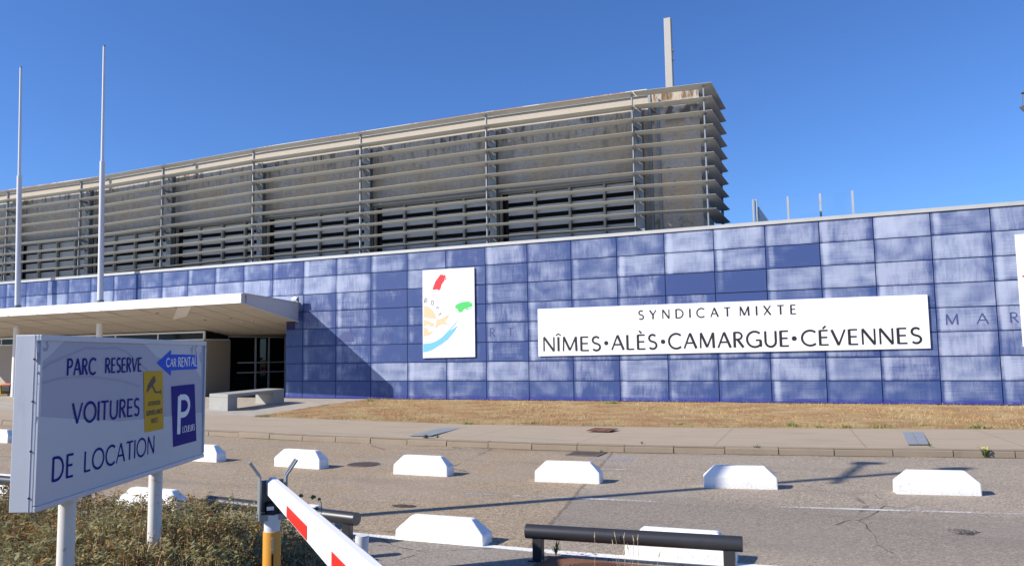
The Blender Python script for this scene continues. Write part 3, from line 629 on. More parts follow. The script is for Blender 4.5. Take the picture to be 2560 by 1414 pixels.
# ================================================================== ENTRANCE CANOPY
can = thing('entrance_canopy', (-10, -2, 4.2), 'white flat canopy projecting over the entrance left of the blue wall', 'canopy')
FR = np.array((-.18, -4.23)); FL = np.array((-27.0, -3.2))
def fy(x): return FR[1]+(FL[1]-FR[1])*(x-FR[0])/(FL[0]-FR[0])
zt, zfb, zwt, zwb = 4.575, 4.175, 4.42, 3.56
m = MB(); nseg = 7
for j in range(nseg):
    xa, xb = FR[0]-.22+(FL[0]-FR[0])*j/nseg, FR[0]-.22+(FL[0]-FR[0])*(j+1)/nseg-(-.008)
    m.loft([(xa, fy(xa), zfb), (xb, fy(xb), zfb), (xb, fy(xb), zt), (xa, fy(xa), zt)], [(xa, fy(xa)+.04, zfb), (xb, fy(xb)+.04, zfb), (xb, fy(xb)+.04, zt), (xa, fy(xa)+.04, zt)])
m.loft([(FR[0]-.21, fy(FR[0]-.21), zfb), (FR[0], FR[1], zfb), (FR[0], FR[1], zt), (FR[0]-.21, fy(FR[0]-.21), zt)], [(FR[0]-.21, FR[1]+.06, zfb), (FR[0], FR[1]+.06, zfb), (FR[0], FR[1]+.06, zt), (FR[0]-.21, FR[1]+.06, zt)])
m.build('fascia', 'white', can)
m = MB(); e0, e1 = (FR[0]-.004, FR[1]+.064), (-.664, -.004)
m.loft([(e0[0], e0[1], zfb), (e0[0], e0[1], zt-.002), (e1[0], e1[1], zwt), (e1[0], e1[1], zwb)], [(e0[0]-.06, e0[1], zfb), (e0[0]-.06, e0[1], zt-.002), (e1[0]-.06, e1[1], zwt), (e1[0]-.06, e1[1], zwb)])
m.build('end_panel', 'endpan', can)
m = MB(); m.bar((FR[0]+.0, FR[1]+.06, zfb-.0), (-.655, -.005, zwb), .09, .05); m.bar((FR[0], FR[1]+.06, zt+.01), (-.655, -.005, zwt+.012), .09, .03); m.build('edge_trim', 'endpan', can)
m = MB(); xl = FL[0]
m.loft([(FR[0]-.07, FR[1]+.05, zfb+.01), (xl, FL[1]+.05, zfb+.01), (xl, FL[1]+.05, zfb+.04), (FR[0]-.07, FR[1]+.05, zfb+.04)], [(-.73, .0, zwb+.01), (xl, .0, zwb+.01), (xl, .0, zwb+.04), (-.73, .0, zwb+.04)])
m.loft([(-1.39, .0, zwb+.012), (xl, .0, zwb+.012), (xl, .0, zwb+.04), (-1.39, .0, zwb+.04)], [(-1.39, 3.0, 3.14), (xl, 3.0, 3.14), (xl, 3.0, 3.2), (-1.39, 3.0, 3.2)])
m.box((xl, 3.0, 3.14), (-1.10, 9, 3.2))
m.build('soffit', 'soffit', can)
m = MB(); m.loft([(FR[0]-.07, FR[1]+.05, zt-.05), (xl, FL[1]+.05, zt-.05), (xl, -.0, zwt-.05), (-.73, -.0, zwt-.05)], [(FR[0]-.07, FR[1]+.05, zt-.01), (xl, FL[1]+.05, zt-.01), (xl, -.0, zwt-.01), (-.73, -.0, zwt-.01)]); m.build('roof_deck', 'coping', can)
m = MB()      # joints of the soffit sheets
def sz(y): return zfb+(zwb-zfb)*(y+4.2)/4.2
for x in (-2.2, -3.4, -4.65, -6.9, -9.1, -11.3, -13.5, -15.7, -17.9, -20.1): m.bar((x+.5, -4.1, sz(-4.1)+.008), (x, 0, sz(0)+.008), .035, .014); m.bar((x, .02, 3.565), (x-.25, 2.98, 3.146), .035, .014)
for y in (-2.7, -1.2): m.bar((-.75, y, sz(y)+.008), (xl, y, sz(y)+.008), .03, .012)
m.build('soffit_joint', 'beige', can)
for u, v in ((577, 796), (513, 800), (632, 802), (605, 806), (642, 831), (668, 830), (580, 833), (156, 813), (394, 783)):
    d = ray(u, v); t = None     # where the sight line meets the sloping soffit
    for q in np.linspace(20, 60, 4000):
        p = CAM+d*q
        s_ = sz(p[1]) if p[1] < 0 else (zwb-(zwb-3.14)*min(1, p[1]/3.0))
        if p[2] >= s_: t = p; break
    if t is not None and p[0] < -.9: m = MB(); m.cyl((t[0], t[1], t[2]+.02), (t[0], t[1], t[2]-.006), .075, n=14); m.build('downlight', 'iron' if v < 801 else 'chrome', can)
for x in (-12.30, -18.74):
    m = MB(); m.cyl((x, -1.2, .03), (x, -1.2, sz(-1.2)+.03), .15, n=20); m.build('column', 'white', can)
def on_soffit(u, v):
    d = ray(u, v)
    for q in np.linspace(20, 60, 8000):
        p = CAM+d*q
        if p[2] >= sz(p[1])-.004: return p
q_ = [on_soffit(*k) for k in ((444, 768), (478, 766), (467, 790), (432, 799))]
m = MB(); m.loft(q_, [p+np.array((0, 0, .012)) for p in q_]); m.build('access_panel', plain('pale_soffit_sheet', (.80, .78, .72), .5), can)
a_ = np.array((*e0, 0)); d_ = np.array((e1[0]-e0[0], e1[1]-e0[1], 0)); m = MB(); k_ = lambda t, z: a_+d_*t+np.array((.004, 0, z))
m.add([k_(.052, 4.52), k_(.075, 4.51), k_(.066, 4.44), k_(.072, 4.36), k_(.066, 4.28), k_(.07, 4.2), k_(.056, 4.19), k_(.06, 4.32), k_(.052, 4.42)], [tuple(range(9))]); m.build('rust_stain', 'iron', can)
# flagpoles standing on the canopy
def flagpole(x, xt, ztop, zc, label):
    f = thing('flagpole', (x, -1.2, 4.45), label, 'flagpole', 'bare flagpoles on the canopy')
    k = lambda z: x+(xt-x)*(z-4.45)/(ztop-4.45)
    m = MB(); m.cyl((x, -1.2, 4.44), (k(zc), -1.2, zc), .145, .125, 20); m.build('lower_tube', 'polew', f)
    m = MB(); m.cyl((k(zc), -1.2, zc), (xt, -1.2, ztop), .085, .06, 18); m.build('upper_tube', 'polew', f)
    m = MB(); m.cyl((x, -1.2, 4.45), (x, -1.2, 4.96), .17, .17, 18); m.build('base_collar', 'darksteel', f)
    m = MB(); m.cyl((xt, -1.2, ztop), (xt, -1.2, ztop+.07), .07, .04, 14); m.build('cap', 'darksteel', f)
flagpole(-12.30, -12.66, 18.42, 12.22, 'taller looking bare white flagpole on the canopy, nearer the louvred corner')
flagpole(-18.72, -19.33, 18.38, 12.16, 'bare white flagpole on the canopy, leftmost in the photo')
fl = thing('floodlight', P(738, 756, -.5), 'small metal floodlight on the wall end of the canopy roof', 'floodlight')
c0 = P(738, 749, -.35); m = MB(); m.box((c0[0]-.15, c0[1]-.1, c0[2]-.06), (c0[0]+.15, c0[1]+.1, c0[2]+.09)); m.build('lamp_body', 'chrome', fl, .01)
m = MB(); 
for s in (-.19, .19): m.box((c0[0]+s-.012, c0[1]-.02, zwt-.01), (c0[0]+s+.012, c0[1]+.02, c0[2]+.13))
m.box((c0[0]-.20, c0[1]-.02, c0[2]+.13), (c0[0]+.20, c0[1]+.02, c0[2]+.155)); m.build('yoke', 'darksteel', fl)

# ================================================================== ENTRANCE UNDER THE CANOPY
ent = thing('glazed_entrance', (-10, 3, 0.03), 'beige rendered entrance wall and dark glass doors under the canopy', 'entrance')
m = MB(); m.box((-28, 1.25, 0), (-7.72, 1.5, 2.86)); m.box((-7.95, 1.502, 0), (-7.70, 3.10, 2.86)); m.build('rendered_wall', 'beige', ent)
m = MB(); m.box((-28, 1.30, 2.93), (-7.78, 1.34, 3.3)); m.box((-7.86, 1.36, 2.93), (-7.84, 3.05, 3.3)); m.build('clerestory_glass', plain('unlit_glass', (.012, .014, .016), .12, spec=.12), ent)
m = MB(); m.box((-28, 1.27, 2.862), (-7.74, 1.45, 2.925)); m.box((-7.93, 1.46, 2.862), (-7.74, 3.08, 2.925)); m.box((-7.80, 1.27, 2.93), (-7.71, 1.36, 3.33))
for x in (-11.0, -14.2, -17.4, -20.6, -23.8): m.box((x-.04, 1.275, 2.93), (x+.04, 1.33, 3.31))
m.box((-28, 1.268, 3.24), (-7.81, 1.29, 3.33)); m.build('clerestory_frame', 'white', ent)
# glazed screen running back into the building: doors seen from the side
gx0, gx1, gy0, gy1 = -7.98, -7.30, 3.15, 7.0
def gp(t): return np.array((gx0+(gx1-gx0)*t, gy0+(gy1-gy0)*t))
tm = (4.96-3.15)/3.85; tm2 = .70
m = MB()
for t in (0, tm, tm2, 1.0): p = gp(t); m.box((p[0]-.045, p[1]-.045, .03), (p[0]+.045, p[1]+.045, 3.11))
for z in (3.08, .06):
    m.bar((*gp(0), z), (*gp(1), z), .07, .08)
for z in (1.66, 1.12):
    m.bar((*gp(tm*.35), z), (*gp(1), z), .05, .06)
m.build('door_frame', 'polew', ent)
for t0, t1 in ((.02, tm-.015), (tm+.015, tm2-.01), (tm2+.01, .985)):
    m = MB(); a, c = gp(t0), gp(t1); m.bar((*a, 1.57), (*c, 1.57), .012, 2.95); m.build('door_glass', 'glass', ent)
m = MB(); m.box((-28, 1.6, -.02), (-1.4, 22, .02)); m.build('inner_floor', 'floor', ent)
m = MB(); m.box((-28, 1.40, 2.93), (-7.95, 1.42, 3.3)); m.box((-28, 9, 0), (-1.4, 9.2, 3.14)); m.box((-16, 1.6, 0), (-15.8, 9, 3.14)); m.build('black_backing_wall', 'black', ent)  # first box is a black panel added behind the clerestory to keep it dark
for i, (u, v) in enumerate(((660, 920), (704, 918))):
    p = onp(0, -7.5, u, v); m = MB(); m.cyl(p, p+np.array((.012, 0, 0)), .09, n=20); m.build('door_sticker', 'red', ent)
p = onp(0, -7.5, 659, 896); m = MB(); m.box((p[0], p[1]-.1, p[2]-.06), (p[0]+.01, p[1]+.1, p[2]+.06)); m.build('door_sticker', 'sheet', ent)
p = P(508.5, 895, 1.22); m = MB(); m.box((p[0]-.06, 1.235, p[2]-.2), (p[0]+.06, 1.249, p[2]+.2)); m.build('notice', 'sheet', ent)
# luggage trolleys behind the first pane
def trolley():
    t = thing('luggage_trolley', (-8.75, 4.55, .03), 'luggage trolley nested behind the entrance glass', 'trolley', 'luggage trolleys behind the glass')
    x, y = -8.75, 4.55
    m = MB(); 
    for s in (-.25, .25): m.tube([(x+s, y-.3, .16), (x+s, y+.4, .16), (x+s, y+.42, 1.02)], .016)
    m.tube([(x-.25, y+.0, .16), (x+.25, y+.0, .16)], .014); m.tube([(x-.25, y+.42, .55), (x+.25, y+.42, .55)], .014); m.build('frame', 'chrome', t)
    m = MB(); m.tube([(x-.27, y+.46, 1.04), (x+.27, y+.46, 1.04)], .022); m.build('handle', 'chrome', t)
    m = MB()
    for j in range(6): m.tube([(x-.24+.096*j, y+.40, .8), (x-.24+.096*j, y+.12, .72), (x-.24+.096*j, y+.12, .9)], .008, 5)
    m.tube([(x-.25, y+.12, .9), (x+.25, y+.12, .9)], .011); m.build('basket', 'chrome', t)
    for s in (-.22, .22): m = MB(); m.cyl((x+s-.02, y+.34, .09), (x+s+.02, y+.34, .09), .075, n=14); m.build('wheel', 'rubber', t)
    m = MB(); m.cyl((x-.02, y-.25, .09), (x+.02, y-.25, .09), .06, n=14); m.build('wheel', 'rubber', t)
    return t
t0 = trolley(); 
for k in (1, 2): copy_thing(t0, (.02*k, .28*k, 0))
# things left beside the wall at far left
p = P(8, 968, -.4); ct = thing('cleaning_cart', (p[0], -.4, .03), 'yellow and red cleaning cart by the entrance wall, at the far left', 'cart')
m = MB(); m.loft([(p[0]-.9, -.7, .12), (p[0]+.25, -.7, .12), (p[0]+.25, -.1, .12), (p[0]-.9, -.1, .12)], [(p[0]-.75, -.65, .62), (p[0]+.1, -.65, .62), (p[0]+.1, -.15, .62), (p[0]-.75, -.15, .62)]); m.build('yellow_bin', 'yplastic', ct, .03)
m = MB(); m.box((p[0]+.3, -.7, .25), (p[0]+1.0, -.15, .62)); m.build('black_bag', 'rubber', ct, .06)
m = MB(); m.loft([(p[0]+.25, -.72, .64), (p[0]+1.05, -.72, .64), (p[0]+1.05, -.1, .64), (p[0]+.25, -.1, .64)], [(p[0]+.3, -.7, .72), (p[0]+1.0, -.7, .72), (p[0]+1.0, -.15, .72), (p[0]+.3, -.15, .72)]); m.box((p[0]+.92, -.5, .72), (p[0]+1.1, -.3, 1.15)); m.build('red_lid', 'redplastic', ct, .02)
for s in (-.6, .8): m = MB(); m.cyl((p[0]+s, -.65, .1), (p[0]+s, -.6, .1), .08, n=14); m.build('wheel', 'rubber', ct)

# bench
bn = thing('concrete_bench', (1.0, -5, .03), 'low grey concrete bench with two block legs on the paved forecourt', 'bench')
q0 = np.array((1.20, -7.22)); q1 = np.array((2.42, -7.57)); q3 = np.array((1.30, -3.25)); q2 = q0+(q3-q1)*1.0
bq = [q0, q1, q3, q2]
def lerp2(s, t): return (bq[0]*(1-s)+bq[1]*s)*(1-t)+(bq[3]*(1-s)+bq[2]*s)*t
def slab(z0, z1, t0, t1): return MB().prism([tuple(lerp2(0, t0)), tuple(lerp2(1, t0)), tuple(lerp2(1, t1)), tuple(lerp2(0, t1))], z0, z1)
slab(.50, .62, 0, 1).build('seat', 'bench', bn, .012); slab(.03, .498, 0.0, .15).build('leg', 'bench', bn, .012); slab(.03, .498, .78, 1.0).build('leg', 'bench', bn, .012)

# ================================================================== GROUND
def sheet(name, grid, mat, kind='structure'):
    """grid[row][col] of points -> one surface"""
    m = MB(); nr, nc = len(grid), len(grid[0]); vs = [p for r in grid for p in r]
    m.add(vs, [(r*nc+c, r*nc+c+1, (r+1)*nc+c+1, (r+1)*nc+c) for r in range(nr-1) for c in range(nc-1)])
    o = m.build(name, mat); return tag(o, kind=kind)
sheet('ground', [[(-900, -900, -.12), (900, -900, -.12)], [(-900, 900, -.12), (900, 900, -.12)]], 'earth')
sheet('car_park', [[(-80, -60, 0), (90, -60, 0)], [(-80, -9, 0), (90, -9, 0)]], 'asphalt')
KP = [(-60, -10.9), (-20, -11.9), (0, -13.5)]+[(8.27, -14.3), (11.37, -14.58), (14.18, -14.64), (17.05, -14.64), (18.9, -14.52), (20.72, -14.25), (22.57, -13.92), (24.46, -13.54), (25.4, -13.34), (32, -11.8), (60, -6)]
def kerb_pts(step):
    out = []; 
    for (x0, y0), (x1, y1) in zip(KP[:-1], KP[1:]):
        L = math.hypot(x1-x0, y1-y0); n = max(1, round(L/step))
        for i in range(n): out.append((x0+(x1-x0)*i/n, y0+(y1-y0)*i/n))
    return out+[KP[-1]]
def kerb_y(x): return float(np.interp(x, [p[0] for p in KP], [p[1] for p in KP]))
kx = [p for p in kerb_pts(.93) if -25 < p[0] < 45]
m = MB()
for (xa, ya), (xb, yb_) in zip(kx[:-1], kx[1:]):
    d = np.array((xb-xa, yb_-ya)); d /= np.linalg.norm(d); n_ = np.array((-d[1], d[0])); g = .010
    a = np.array((xa, ya))+d*g; c = np.array((xb, yb_))-d*g; hz = random.uniform(-.003, .003); sh = random.uniform(-.006, .006); a = a+n_*sh; c = c+n_*sh
    P2 = lambda q, o, z: (q[0]+n_[0]*o, q[1]+n_[1]*o, z)
    prof = [(0, -.05), (.012, .095), (.03, .122), (.16, .128), (.16, -.05)]
    m.loft([P2(a, o, z+hz) for o, z in prof], [P2(c, o, z+hz) for o, z in prof])
tag(m.build('kerb', 'kerb'), kind='structure')
m = MB()
for (xa, ya), (xb, yb_) in zip(kx[:-1], kx[1:]): m.loft([(xa, ya+.02, -.05), (xa, ya+.02, .118), (xa, ya+.15, .118), (xa, ya+.15, -.05)], [(xb, yb_+.02, -.05), (xb, yb_+.02, .118), (xb, yb_+.15, .118), (xb, yb_+.15, -.05)])
tag(m.build('kerb_bedding', 'earth'), kind='structure')
GE = [(-60, -9.0), (-20, -9.0), (2, -9.1), (5.27, -9.3), (8.12, -9.73), (11.08, -10.0), (13.48, -10.22), (15.89, -10.05), (18.94, -9.72), (20.8, -9.4), (24.24, -8.75), (26.34, -8.3), (32, -7.0), (60, -1)]
def ge_y(x): return float(np.interp(x, [p[0] for p in GE], [p[1] for p in GE]))
xs = list(np.linspace(-50, 2, 14))+list(np.linspace(3, 30, 55))+[34, 40, 50]
sheet('pavement', [[(x, kerb_y(x)+.155, .124) for x in xs], [(x, (kerb_y(x)+ge_y(x))/2, .079) for x in xs], [(x, ge_y(x)+.02, .034) for x in xs]], 'pave')
sheet('plaza', [[(-50, ge_y(-50), .034), (5.27, -9.29, .034)], [(-50, -4, .03), (3.85, -4, .03)], [(-50, 1.3, .03), (3.35, .02, .03)]], 'plaza')
# dry verge
def verge(s, t):
    x0 = 5.25 + 35*s; f = np.array((x0, ge_y(x0))); bk = np.array((3.38+36.9*s, -.02)); p = f*(1-t)+bk*t; return p
def verge_z(x, y): return .045+.035*math.sin(x*1.1+y*.7)*.5+.02*math.sin(x*3.1-y*2.3)
rows = []
for t in np.linspace(0, 1, 26):
    r = []
    for s in np.linspace(0, 1, 90):
        p = verge(s, t); r.append((p[0], p[1], max(.036, verge_z(p[0], p[1])) if .02 < t < .99 else .036))
    rows.append(r)
sheet('verge_soil', rows, 'turf')
def blade_field(name, pos, hgt, wid, colr, spread=.6, mat='blade_g', parent=None, attr='leaf'):
    """a tuft mesh: one bent triangle pair per blade"""
    n = len(pos); az = RNG.uniform(0, 2*np.pi, n); lean = RNG.uniform(.1, spread, n)*hgt; fa = RNG.uniform(0, 2*np.pi, n)
    dx = np.stack([np.cos(fa), np.sin(fa), np.zeros(n)], 1)*wid[:, None]/2; up = np.stack([np.cos(az)*lean, np.sin(az)*lean, hgt], 1)
    v = np.stack([pos-dx, pos+dx, pos+up*.55+dx*.6, pos+up*.55-dx*.6, pos+up+np.stack([np.cos(az)*lean*.3, np.sin(az)*lean*.3, -hgt*.05], 1)], 1).reshape(-1, 3)
    base = np.arange(n)[:, None]*5
    quads = base+np.array([0, 1, 2, 3]); tris = base+np.array([3, 2, 4])
    me = bpy.data.meshes.new(name); me.vertices.add(n*5); me.vertices.foreach_set('co', v.astype('f').ravel())
    me.loops.add(n*7); me.polygons.add(n*2)
    li = np.concatenate([quads, tris], 1); me.loops.foreach_set('vertex_index', li.astype('i').ravel())
    ls = (np.arange(n)[:, None]*7+np.array([0, 4])).ravel(); me.polygons.foreach_set('loop_start', ls.astype('i'))
    me.update(calc_edges=True); me.validate()
    ca = me.attributes.new(attr, 'FLOAT_COLOR', 'POINT'); ca.data.foreach_set('color', np.repeat(np.c_[colr, np.ones(n)], 5, 0).astype('f').ravel())
    me.materials.append(MAT[mat]); return link(name, me, parent)
n = 60000; s_ = RNG.random(n)*.72; t_ = RNG.random(n); pp = np.array([verge(a, c) for a, c in zip(s_, t_)]); pos = np.c_[pp, np.full(n, .03)]
gn = .5+.5*np.sin(pp[:, 0]*1.7+np.sin(pp[:, 1]*2.1)*1.3)*np.sin(pp[:, 1]*1.9+pp[:, 0]*.6); k = RNG.random(n)
straw = np.array((.60, .45, .21)); brown = np.array((.42, .24, .09)); green = np.array((.20, .21, .055))
w_ = np.clip(gn*.7+(t_*.35)+RNG.normal(0, .25, n), 0, 1)[:, None]; colr = brown*(1-w_)+straw*w_
edge = ((t_ < .07) & (RNG.random(n) < .6)) | (RNG.random(n) < .05) | ((t_ > .95) & (RNG.random(n) < .25)); colr[edge] = green*(.7+.6*RNG.random((edge.sum(), 1))); colr *= (.75+.5*RNG.random((n, 1)))
hg = RNG.uniform(.02, .06, n)*(1+1.2*(RNG.random(n) < .12)); hg[edge] *= 1.3
fe = (t_ < .05); pos[fe, 1] += RNG.normal(-.03, .07, fe.sum()); pos[fe, 2] = .03
tag(blade_field('dry_grass', pos, hg, RNG.uniform(.006, .014, n), colr, 1.3), kind='stuff')
# green tufts on the pavement edge
def tuft(u, v, rad, nb, h, label, z=.05, tint=(.17, .22, .05), hmix=.5):
    c = G(u, v, z); q = RNG.normal(0, rad*.5, (nb, 2)); po = np.c_[c[0]+q[:, 0], c[1]+q[:, 1]*.6, np.full(nb, z-.02)]
    cl = np.array(tint)*(.6+.8*RNG.random((nb, 1))); f = RNG.random(nb) < .25; cl[f] = straw*.9
    po -= c; o = blade_field('grass_tuft', po, RNG.uniform(.4, 1, nb)*h, RNG.uniform(.008, .016, nb), cl, 1.0); o.location = c; return tag(o, label, 'grass tuft', 'grass tufts along the pavement edge')
TF = [(1978, 1064, .13, 150, .16, 'green grass tuft by the pavement edge, left of the drain strip and leftmost of five'), (2047, 1067, .10, 90, .10, 'small green grass tuft by the pavement edge, second of the row of five'), (2113, 1067, .14, 120, .12, 'green grass tuft by the pavement edge, middle one of the five in the row'),
      (2197, 1067, .2, 190, .11, 'wide green grass tuft by the pavement edge, left of the blue-grey slabs'), (2305, 1064, .14, 110, .10, 'green grass tuft by the pavement edge just above the blue-grey slabs at right'), (2446, 1068, .22, 180, .12, 'broad green grass tuft by the pavement edge at the far right'),
      (1700, 1060, .2, 110, .10, 'low green grass tuft near the middle of the verge edge, alone'), (1335, 1057, .3, 150, .08, 'flat green grass patch at the verge edge below the logo sign'), (1170, 1058, .2, 160, .09, 'green grass at the top of the slanting grey slab strip'), (660, 1040, .35, 240, .09, 'green grass at the left tip of the verge beside the paved forecourt'),
      (1530, 1009, .32, 260, .16, 'green grass clump against the foot of the blue wall'), (925, 1002, .15, 90, .22, 'thin dry weeds against the foot of the wall at the shadow edge')]
for t in TF: tuft(*t)

# markings and patches on the asphalt
def strip(name, up, lo, mat, z):
    m = MB(); A = [G(u, v, z) for u, v in up]; B = [G(u, v, z) for u, v in lo]; n = len(A)
    for i in range(n-1): m.add([A[i], A[i+1], B[i+1], B[i]], [(0, 1, 2, 3)])
    o = m.build(name, mat); return tag(o, kind='structure')
def stripc(name, pts, w, mat, z):
    m = MB(); q = [G(u, v, 0) for u, v in pts]; L, Rr = ribbon([p[:2] for p in q], w); n = len(q)
    m.add([(*a, z) for a in L]+[(*a, z) for a in Rr], [(i, i+1, n+i+1, n+i) for i in range(n-1)]); return tag(m.build(name, mat), kind='structure')
stripc('bay_line', [(1285, 1238), (1460, 1245.5), (1640, 1253)], .085, 'line1', .004)
stripc('bay_line', [(1905, 1265), (2200, 1274), (2600, 1286)], .085, 'line1', .004)
stripc('bay_line', [(1495, 1172), (1566, 1173)], .06, 'line1', .004)
for pts in ([(535, 1127), (690, 1136)], [(785, 1142), (850, 1144)], [(930, 1153), (985, 1151)], [(1150, 1160), (1260, 1162)], [(1160, 1234), (1260, 1236)], [(860, 1214), (970, 1219)], [(2000, 1184), (2240, 1190)], [(540, 1194), (660, 1200)]): stripc('bay_line', pts, .07, 'line2', .004)
m = MB(); c = G(1528, 1147, 0); m.add([c+np.array((.42*math.cos(t), .26*math.sin(t), .005)) for t in [2*math.pi*i/24 for i in range(24)]], [tuple(range(24))]); tag(m.build('chalk_mark', 'bluemark'), kind='structure')
m = MB(); c = G(2407, 1329, 0); m.add([c+np.array((.15*math.cos(t)*(1+.2*math.sin(3*t)), .14*math.sin(t), .004)) for t in [2*math.pi*i/24 for i in range(24)]], [tuple(range(24))]); tag(m.build('oil_stain', 'oil'), kind='structure')
m = MB(); c = G(1010, 1264, 0); m.add([c+np.array((.17*math.cos(t), .10*math.sin(t), .004)) for t in [2*math.pi*i/24 for i in range(24)]], [tuple(range(24))]); tag(m.build('oil_stain', 'oil'), kind='structure')
ck = lambda pl: [(1700+x/2.977, 1060+y/2.977) for x, y in pl]
for pl in ([(1160, 748), (1215, 728), (1270, 712), (1330, 716), (1400, 688), (1465, 655), (1500, 622), (1525, 605)], [(1330, 718), (1385, 745), (1395, 775), (1450, 818), (1462, 868), (1480, 905), (1540, 940), (1590, 962)], [(1450, 520), (1470, 545), (1520, 560)]): stripc('crack', ck(pl), .010, 'oil', .0035)
for pl in ([(430, 1180), (520, 1196), (600, 1200), (680, 1192)], [(1500, 1131), (1488, 1142), (1463, 1154)]): stripc('crack', pl, .010, 'oil', .0035)
m = MB(); q_ = [p for p in kerb_pts(.5) if 4 < p[0] < 30]
for (xa, ya), (xb, yb_) in zip(q_[:-1], q_[1:]): m.add([(xa, ya-.001, .0045), (xb, yb_-.001, .0045), (xb, yb_-.10, .0045), (xa, ya-.10, .0045)], [(0, 1, 2, 3)])
tag(m.build('gutter_grit', m_line('gutter_grit', .52, (.16, .12, .08))), kind='structure')
UPL = [(700, 1309), (895, 1331), (1000, 1340), (1252, 1362.8), (1351, 1371), (1560, 1386.8), (1900, 1410), (2300, 1436)]; LOL = [(700, 1318), (895, 1341), (1000, 1352), (1252, 1374), (1351, 1384), (1560, 1401), (1900, 1426), (2300, 1455)]
strip('edge_line', UPL, LOL, 'lineW', .0035)
# traffic island in the foreground
ie = [G(u, v+1.0, 0) for u, v in LOL]; ip = [(2, ie[0][1]-.15), (ie[0][0]-4, ie[0][1]-.04)]+[(p[0], p[1]) for p in ie]+[(40, ie[-1][1]+2)]
m = MB(); m.prism(ip+[(40, -45), (2, -45)], -.03, .022); tag(m.build('traffic_island', 'island', None, .01), kind='structure')
# slab strips across the pavement
def slabs(q, label):
    A = [G(u, v, .09) for u, v in q]; z = [.041, .041, .131, .131]; c = sum(A)/4; t = thing('drain_slab_strip', c, label, 'slab strip', None)
    tl, tr, br, bl = [np.array((p[0], p[1], zz)) for p, zz in zip(A, z)]
    for h in (0, 1):
        for k in range(2):
            a = lambda s, tt: (tl*(1-s)+tr*s)*(1-tt)+(bl*(1-s)+br*s)*tt
            s0, s1, t0, t1 = h/2+.008, (h+1)/2-.008, k/2+.004, (k+1)/2-.004
            m = MB(); m.loft([a(s0, t0), a(s1, t0), a(s1, t1), a(s0, t1)], [p+np.array((0, 0, .012)) for p in (a(s0, t0), a(s1, t0), a(s1, t1), a(s0, t1))]); m.build('slab', 'slab', t)
slabs([(1106, 1063.5), (1160, 1063.5), (1077, 1094), (1022, 1094)], 'slanting blue-grey slab strip across the pavement, left of the middle')
slabs([(2255, 1074.5), (2307, 1074.5), (2323, 1116), (2269, 1116)], 'blue-grey slab strip across the pavement near the right end')
# covers
def round_cover(u, v, r, z, label, mat='darkiron'):
    c = G(u, v, z); t = thing('manhole_cover', c, label, 'manhole')
    m = MB(); m.cyl(c, c+np.array((0, 0, .008)), r, n=32); m.build('lid', mat, t)
    m = MB(); n = 32
    for i in range(n):
        a, b_ = 2*math.pi*i/n, 2*math.pi*(i+1)/n
        q = [c+np.array((k*math.cos(x), k*math.sin(x), h)) for x in (a, b_) for k, h in ((r*1.02, .011), (r*1.13, .008))]
        m.add(q, [(0, 1, 3, 2)])
    m.build('rim', 'darkiron' if mat == 'iron' else 'line2', t)
    m = MB()
    for i in range(-5, 6):
        x = i*r/6; h = math.sqrt(max(0, r*r*.85-x*x)); m.box((c[0]+x-.012, c[1]-h, c[2]+.006), (c[0]+x+.012, c[1]+h, c[2]+.014))
    m.build('rib', mat, t)
round_cover(908, 1160.5, .29, .002, 'round dark manhole cover in the asphalt between two white wheel stops')
c = G(1502, 1432, .022); t = thing('access_cover', c, 'rusty ribbed round cover in a square frame under the right tube rail', 'manhole')
m = MB(); m.box((c[0]-.62, c[1]-.2, .012), (c[0]+.62, c[1]+.36, .030)); m.build('frame', 'iron', t)
m = MB(); m.cyl((c[0], c[1]-.1, .02), (c[0], c[1]-.1, .040), .40, n=40); m.build('lid', 'iron', t)
m = MB()
for i in range(-13, 14):
    x = i*.028; h = math.sqrt(max(0, .37**2-x*x)); m.box((c[0]+x-.008, c[1]-.1-h, .035), (c[0]+x+.008, c[1]-.1+h, .046))
m.build('rib', 'iron', t)
def grate(u0, u1, v0, v1, z, label, mat, bars=9):
    a, b_, c, d = G(u0, v0, z), G(u1, v0, z), G(u0, v1, z), G(u1, v1, z); x0, x1, y0, y1 = c[0], d[0], c[1], (a[1]+b_[1])/2
    t = thing('drain_grate', ((x0+x1)/2, (y0+y1)/2, z), label, 'drain')
    m = MB(); m.box((x0, y0, z-.003), (x1, y1, z+.004)); m.build('pit', 'black' if bars > 3 else mat, t)
    m = MB(); m.box((x0-.03, y0-.03, z), (x1+.03, y0, z+.012)); m.box((x0-.03, y1, z), (x1+.03, y1+.03, z+.012)); m.box((x0-.03, y0, z), (x0, y1, z+.012)); m.box((x1, y0, z), (x1+.03, y1, z+.012)); m.build('frame', mat, t)
    m = MB()
    for i in range(bars): x = x0+(x1-x0)*(i+.5)/bars; m.box((x-.018, y0+.002, z+.001), (x+.018, y1-.002, z+.010))
    m.build('bar', mat, t)
grate(1418, 1498, 1128.5, 1137, .004, 'dark slotted drain grate in the gutter below the kerb', 'darkiron')
grate(1470, 1526, 1070, 1076, .098, 'brown rectangular cover set in the pavement behind the drain grate', 'iron', 2)

